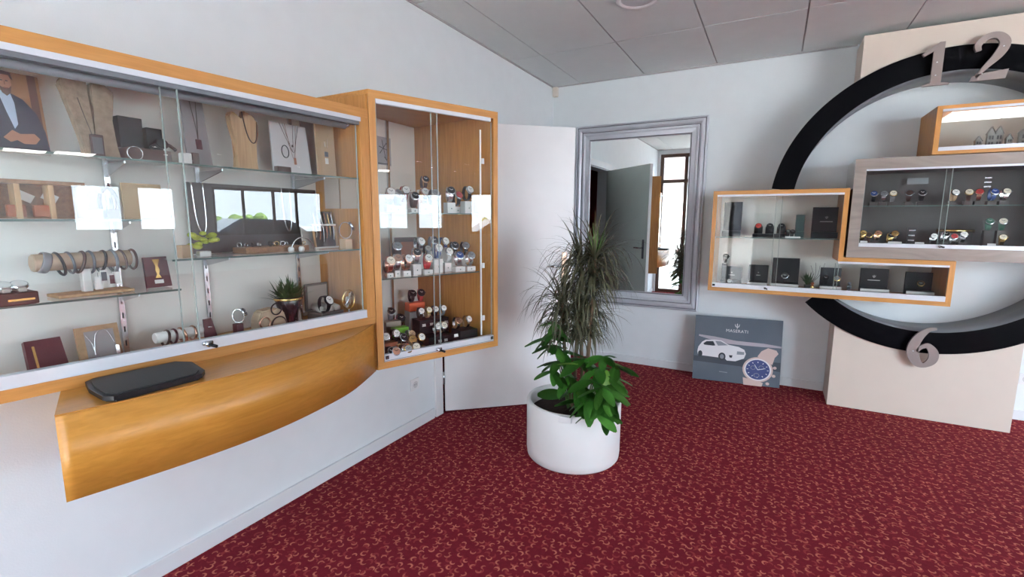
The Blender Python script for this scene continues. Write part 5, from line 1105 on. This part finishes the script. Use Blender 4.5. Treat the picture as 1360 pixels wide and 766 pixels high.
# ---------------- stepped box (A)
AZ = AF+.001
def bspan(px0, px1, py, y): a, c = onY(px0, py, y), onY(px1, py, y); return (a.x+c.x)/2, c.x-a.x
def zY(px, py, y): return onY(px, py, y).z
def abox(name, px0, px1, pyb, pyt, y, z, d_, m, label, logo=0, strip=False, cat='box', lid=True):
    cx_, wd = bspan(px0, px1, pyb, y); h = zY((px0+px1)/2, pyt, y)-z; r = empty(name, (cx_, y, z), 0, label, cat)
    bh = min(.045, h*.45)
    b = MB(); b.box(-wd/2, wd/2, -d_/2, d_/2, 0, bh, m, .002); b.build('base', r)
    b = MB(); b.box(-wd/2, wd/2, d_/2-.014, d_/2, bh+.0005, h, m, .002, ); b.build('lid', r)
    if strip: b = MB(); b.box(-wd/2-.004, wd/2-.002, -d_/2-.010, -d_/2-.0005, 0.024, .043, CR, .001); b.build('white_strip', r)
    if logo: 
        b = MB(); trident(b, 0, h*.62, .022*logo, d_/2-.0145, CR, .0006); b.build('emblem', r)
        b = MB(); b.box(-wd*.22*logo, wd*.22*logo, d_/2-.0152, d_/2-.0145, h*.52, h*.545, CR); b.build('lettering', r)
    return r, wd, h
yA = -.20
abox('open_watch_box', 961, 985, 288, 268, yA, AS+.001, .08, BLEA, 'black open watch box at upper left of stepped box', 0)
lb = tag(MB().box(-.04, .04, -.03, .03, 0, .001, BLACK).build('leather_mat'), 'thin black mat lying on the upper shelf beside watch box', 'mat'); cx_, _ = bspan(990, 998, 300, yA); lb.location = (cx_+.02, -.22, AS+.001)
cx_, wd = bspan(1003, 1046, 304, -.20); r = empty('watch_stand', (cx_, -.20, AS+.001), 0, 'black cushion stand with three large black watches on upper shelf', 'display stand')
b = MB(); b.box(-.13, .10, -.05, .05, 0, .025, BLEA, .002); b.build('base', r)
for x_ in (-.09, -.01, .07): b = MB(); b.tube([(x_-.03, 0, .055), (x_+.03, 0, .055)], .028, BLEA, 16); b.build('cushion', r)
for k, x_ in enumerate((-.09, -.01, .07)): watch((cx_+x_, -.235, AS+.027), 0, 'black', 'black', ('red', 'black', 'black')[k], f'large black watch on upper cushion stand, {("left one with red dial", "middle one", "right one")[k]}', 'black watches on the cushion stand', 1.3)
cx_, wd = bspan(1006, 1036, 290, -.12); r = empty('brand_sign', (cx_, -.12, AS+.001), 0, 'white lettered trident sign standing behind the black watches', 'sign')
b = MB(); b.box(-.105, .105, 0, .004, 0, .19, GLASS); b.build('acrylic_plate', r); b = MB(); b.box(-.105, .105, -.02, .02, 0, .0, BLACK) if 0 else b.box(-.105, .105, -.03, -.0005, 0, .006, BLACK); b.build('foot', r)
text('sign_lettering', 'MASERATI', .045, CR, r, Matrix.Translation((0, -.0015, .115)) @ FRONT); b = MB(); trident(b, 0, .15, .040, -.0006, CR); b.build('emblem', r)
abox('dark_box', 1056, 1068, 304, 285, -.16, AS+.001, .05, mat('box_teal', (.02, .05, .05), .5), 'small dark teal box between cushion stand and big box', 0)
abox('large_watch_box', 1078, 1117, 304, 275, -.17, AS+.001, .12, BLEA, 'large open black watch box with trident emblem, upper right', 1.0)
for px, w_ in ((1046, 'left'), (1052, 'right')): 
    cx_, _ = bspan(px, px+1, 300, -.27); watch((cx_, -.27, AS+.001), .2, 'black', 'black', 'black', f'small black watch before the dark teal box, {w_} one', 'small black watches by the teal box', 1.0)
b = MB(); b.box(-.05, .05, -.02, .02, 0, .012, CR, .002); o = b.build('white_tray'); cx_, _ = bspan(1045, 1062, 308, -.3); o.location = (cx_, -.30, AS+.001); tag(o, 'small white tray at the front of the upper shelf', 'tray')
abox('open_watch_box', 957, 984, 378, 354, -.22, AZ, .09, mat('box_slate', (.025, .03, .038), .5), 'slate grey watch box with pale emblem, lower left corner', .7)
cx_, _ = bspan(959, 961, 375, -.31); watch((cx_+.05, -.33, AZ), 0, 'black', 'silver', 'white', 'white-dialled black watch before the slate grey box', None, 1.0)
cx_, _ = bspan(955, 962, 360, -.12); b = MB(); b.box(-.02, .02, -.015, .015, 0, .17, BLACK, .001); o = b.build('black_plinth'); o.location = (cx_+.02, -.12, AZ); tag(o, 'slim black plinth behind the slate box', 'display stand'); watch((cx_+.02, -.12, AZ+.1705), .3, 'black', 'black', 'black', 'all-black watch on top of the slim black plinth', None, 1.3)
abox('open_watch_box', 993, 1019, 377, 352, -.25, AZ, .09, BLEA, 'black open watch box with white front strip, lower left', .5, True)
r, wd, h = abox('large_watch_box', 1024, 1060, 380, 343, -.22, AZ, .11, BLEA, 'large glossy black open watch box beside small plant', 0, True)
cx_, _ = bspan(1041, 1043, 370, -.25); watch((cx_, -.255, AZ+.046), 0, 'black', 'silver', 'black', 'black-dialled watch inside the large glossy black box', None, 1.3)
cx_, _ = bspan(1064, 1066, 375, -.25); r = empty('small_plant', (cx_+.035, -.30, AZ), 0, 'small leafy green plant with bare twigs in the lower compartment', 'plant')
b = MB(); b.lathe([(.016, 0), (.024, .05), (.022, .05), (.002, .045)], mat('pot_glassy', (.12, .16, .15), .2), 16); b.build('pot', r); b = MB(); rr = random.Random(12)
for k in range(60): blade(b, (rr.uniform(-.01, .01), rr.uniform(-.01, .01), .05), rr.uniform(0, 6.28), rr.uniform(.5, 1.5), rr.uniform(.05, .11), .012, DGREEN, .10, 4)
b.build('foliage', r, recalc=False)['kind'] = 'stuff'
for k in range(4): b = MB(); chain(b, [(.015, 0, .05), (.03+.015*k, 0, .13), (.01+.03*k, 0, .20+.02*(k % 2))], .0012, BROWN, 4); b.build('twig', r)
cx_, _ = bspan(1071, 1073, 378, -.29); r = empty('gold_figurine', (cx_+.03, -.34, AZ), 0, 'small gold and red figurine right of the small plant', 'figurine'); b = MB(); b.lathe([(.014, 0), (.010, .02), (.014, .04), (.008, .055)], GOLD, 14); b.build('body', r); b = MB(); b.sphere((0, 0, .066), .012, TERRA); b.build('head', r)
r, wd, h = abox('double_watch_box', 1088, 1116, 384, 356, -.22, AZ, .10, mat('box_slate2', (.015, .018, .024), .5), 'slate watch box with two round dials, lower middle', 0, True)
for k, x_ in enumerate((-.035, .035)): watch((r.location.x+x_, -.225, AZ+.046), 0, 'black', ('black', 'gold')[k], ('black', 'grey')[k], f'round watch in the slate double box, {("left, all black", "right, gold rimmed")[k]}', 'watches in the slate double box', 1.2)
cx_, _ = bspan(1126, 1128, 384, -.27); r = empty('figurine', (cx_, -.28, AZ), 0, 'dark little figurine standing beside the lower black boxes', 'figurine'); b = MB(); b.tube([(-.008, 0, 0), (-.006, 0, .04)], .006, DARKALU, 8); b.build('leg', r); b = MB(); b.tube([(.008, 0, 0), (.006, 0, .04)], .006, DARKALU, 8); b.build('leg', r); b = MB(); b.lathe([(.010, .036), (.016, .05), (.012, .062)], DARKALU, 12); b.build('body', r); b = MB(); b.sphere((0, 0, .075), .012, DARKALU); b.build('head', r)
abox('open_watch_box', 1141, 1179, 388, 357, -.22, AZ, .10, BLEA, 'black open watch box with pale trident emblem, lower arm', 1.0, True)
r, wd, h = abox('open_watch_box', 1201, 1238, 392, 362, -.22, AZ, .10, BLEA, 'black open watch box with watch prints, right end of lower arm', 0, True)
cx_ = r.location.x
watch((cx_, -.225, AZ+.046), 0, 'black', 'gold', 'black', 'gold-cased watch in the rightmost black box of the lower arm', None, 1.1)

# ---------------- film-wrapped box (B)
BZ = BFz+.001
def bwatch(px, y, z, st, ca, di, where, s=1.25, hb=0):
    cx_, _ = bspan(px-1, px+1, 280, y)
    if hb:
        b = MB(); b.box(-.022, .022, -.02, .02, 0, hb-.0005, mat('block_dark', (.07, .055, .05), .5), .001); o = b.build('display_block'); o.location = (cx_, y, z); tag(o, f'dark block under the {di}-dialled watch, {where}', 'display stand', 'dark blocks in the film-wrapped box')
    return watch((cx_, y, z+hb), rnd.uniform(-.2, .2), st, ca, di, wlab(st, di, where), 'watches in the film-wrapped box', s)
up = [(1158, 'black', 'silver', 'blue'), (1171, 'silver', 'silver', 'grey'), (1183, 'grey', 'gold', 'cream'), (1204, 'brown', 'silver', 'brown'), (1221, 'black', 'silver', 'black'), (1263, 'tan', 'silver', 'white'), (1283, 'brown', 'gold', 'cream'), (1297, 'rose', 'rose', 'red'), (1314, 'blue', 'silver', 'blue'), (1330, 'silver', 'silver', 'cream')]
WO = ['leftmost', 'second', 'third', 'fourth', 'fifth', 'sixth', 'seventh', 'eighth', 'ninth', 'tenth']
for i, (px, a_, b_, c_) in enumerate(up): bwatch(px, -.24, BS, a_, b_, c_, f'{WO[i]} from left on upper shelf of film-wrapped box', 1.25, .028)
lo = [(1148, 'gold', 'gold', 'gold'), (1157, 'brown', 'gold', 'brown'), (1168, 'rose', 'gold', 'rose'), (1185, 'gold', 'gold', 'black'), (1192, 'silver', 'gold', 'gold'), (1243, 'silver', 'silver', 'white'), (1258, 'silver', 'silver', 'black'), (1270, 'silver', 'silver', 'red'), (1283, 'silver', 'silver', 'white'), (1336, 'gold', 'gold', 'cream')]
for i, (px, a_, b_, c_) in enumerate(lo): bwatch(px, -.29, BZ, a_, b_, c_, f'{WO[i]} from left on the floor of film-wrapped box', 1.15, .02 if i % 2 else .035)
mid = [(1315, 'green', 'silver', 'green'), (1333, 'green', 'silver', 'cream')]
for i, (px, a_, b_, c_) in enumerate(mid): bwatch(px, -.18, BZ, a_, b_, c_, f'{("left", "right")[i]} one on the raised blocks at the back', 1.3, .115)
for i, (px0, px1, w_) in enumerate(((1143, 1153, 'leftmost'), (1180, 1199, 'second'), (1216, 1229, 'third'), (1313, 1325, 'rightmost'))):
    cx_, wd = bspan(px0, px1, 318, -.36); b = MB(); b.prism([(-wd/2, 0), (wd/2, 0), (wd/2*.95, .035), (-wd/2*.95, .035)], -.001, 0, CR, 'xz', Matrix.Rotation(-.3, 4, 'X')); b.box(-wd/2, wd/2, 0, .012, 0, .001, CR); o = b.build('price_card'); o.location = (cx_, -.355, BZ); tag(o, f'white price card on the floor of the film-wrapped box, {w_}', 'price tag', 'price cards in the film-wrapped box')
r = empty('tag_rack', (bspan(1211, 1213, 300, -.2)[0], -.2, BZ), 0, 'small rack holding three silver name plates in film-wrapped box', 'display stand'); b = MB(); b.box(-.025, .025, 0, .01, 0, .13, mat('rack_dark', (.04, .035, .035), .5)); b.build('rack', r)
for k in range(3): b = MB(); b.box(-.018, .018, -.004, -.0005, .035+k*.035, .045+k*.035, SILV, .001); b.build('name_plate', r)
r = empty('watch_roll', (bspan(1270, 1290, 290, -.2)[0]-.02, -.14, BZ), 0, 'gold bracelet lying over a dark roll in film-wrapped box', 'bracelet'); b = MB(); b.tube([(-.10, 0, .11), (.10, 0, .11)], .012, GOLD, 10); b.build('bracelet', r); b = MB(); b.box(-.09, .09, -.012, .012, 0, .097, mat('roll_dark', (.035, .04, .035), .6)); b.build('stand', r)
b = MB(); b.box(-.06, .06, 0, .012, 0, .045, mat('reflection_pale', (.45, .47, .48), .2, metal=.6)); o = b.build('reflection_plate'); cx_, _ = bspan(1218, 1220, 243, -.06); o.location = (cx_, -.05, 1.66); tag(o, 'small pale plate standing in for a window reflection, high on grey back', 'plate')  # pale plate imitates a window reflected in the case glass
for k in range(3): b = MB(); b.box(-.018, .018, -.004, 0, 0, .008, SILV); o = b.build('name_plate'); o.location = (bspan(1315, 1317, 237, -.06)[0], -.0125, 1.63+k*.03); tag(o, f'small silver name plate on the grey back, {("lowest", "middle", "highest")[k]}', 'plate', 'name plates on the grey back')
# ---------------- upper box (C): silver house ornaments
CZ_ = cz0+.0225
HM = mat('house_pewter', (.27, .27, .25), .5, metal=.2, var=.2, vscale=60)
HD = mat('house_window_dark', (.05, .05, .05), .5)
def orn(px0, px1, y, h, label, gables=1, base_=.012):
    h *= 1.25; cx_, wd = bspan(px0, px1, 185, y); r = empty('house_ornament', (cx_, y, CZ_+.0005), 0, label, 'ornament', 'pewter house ornaments in the upper box')
    b = MB(); b.box(-wd/2-.008, wd/2+.008, -.02, .02, 0, base_, BROWN, .001); b.build('base', r)
    gw = wd/gables
    for g_ in range(gables):
        x_ = -wd/2+gw*g_; b = MB(); b.prism([(x_, base_), (x_+gw, base_), (x_+gw, h*.72), (x_+gw/2, h), (x_, h*.72)], -.014, .014, HM, 'xz'); b.build('facade', r)
        for q in (0, 1):
            for v in (0, 1):
                b = MB(); xx = x_+gw*(.2+.36*q); zz = base_+h*(.16+.26*v); b.box(xx, xx+gw*.24, -.0155, -.0142, zz, zz+h*.16, HD); b.build('window', r)
    for g_ in range(gables):
        x_ = -wd/2+gw*g_; b = MB(); b.prism([(x_-.003, h*.72), (x_+gw/2, h+.002), (x_+gw+.003, h*.72), (x_+gw+.003, h*.76), (x_+gw/2, h+.010), (x_-.003, h*.76)], -.017, .017, HM, 'xz'); b.build('roof', r)
orn(1295, 1304, -.22, .075, 'smallest pewter house ornament, leftmost in upper box')
orn(1310, 1331, -.22, .12, 'tall twin-gabled pewter house ornament in the upper box', 2)
orn(1336, 1344, -.25, .075, 'low dark-roofed pewter house right of the twin-gabled one')
orn(1352, 1372, -.22, .115, 'large pewter house ornament at the right edge of the picture')
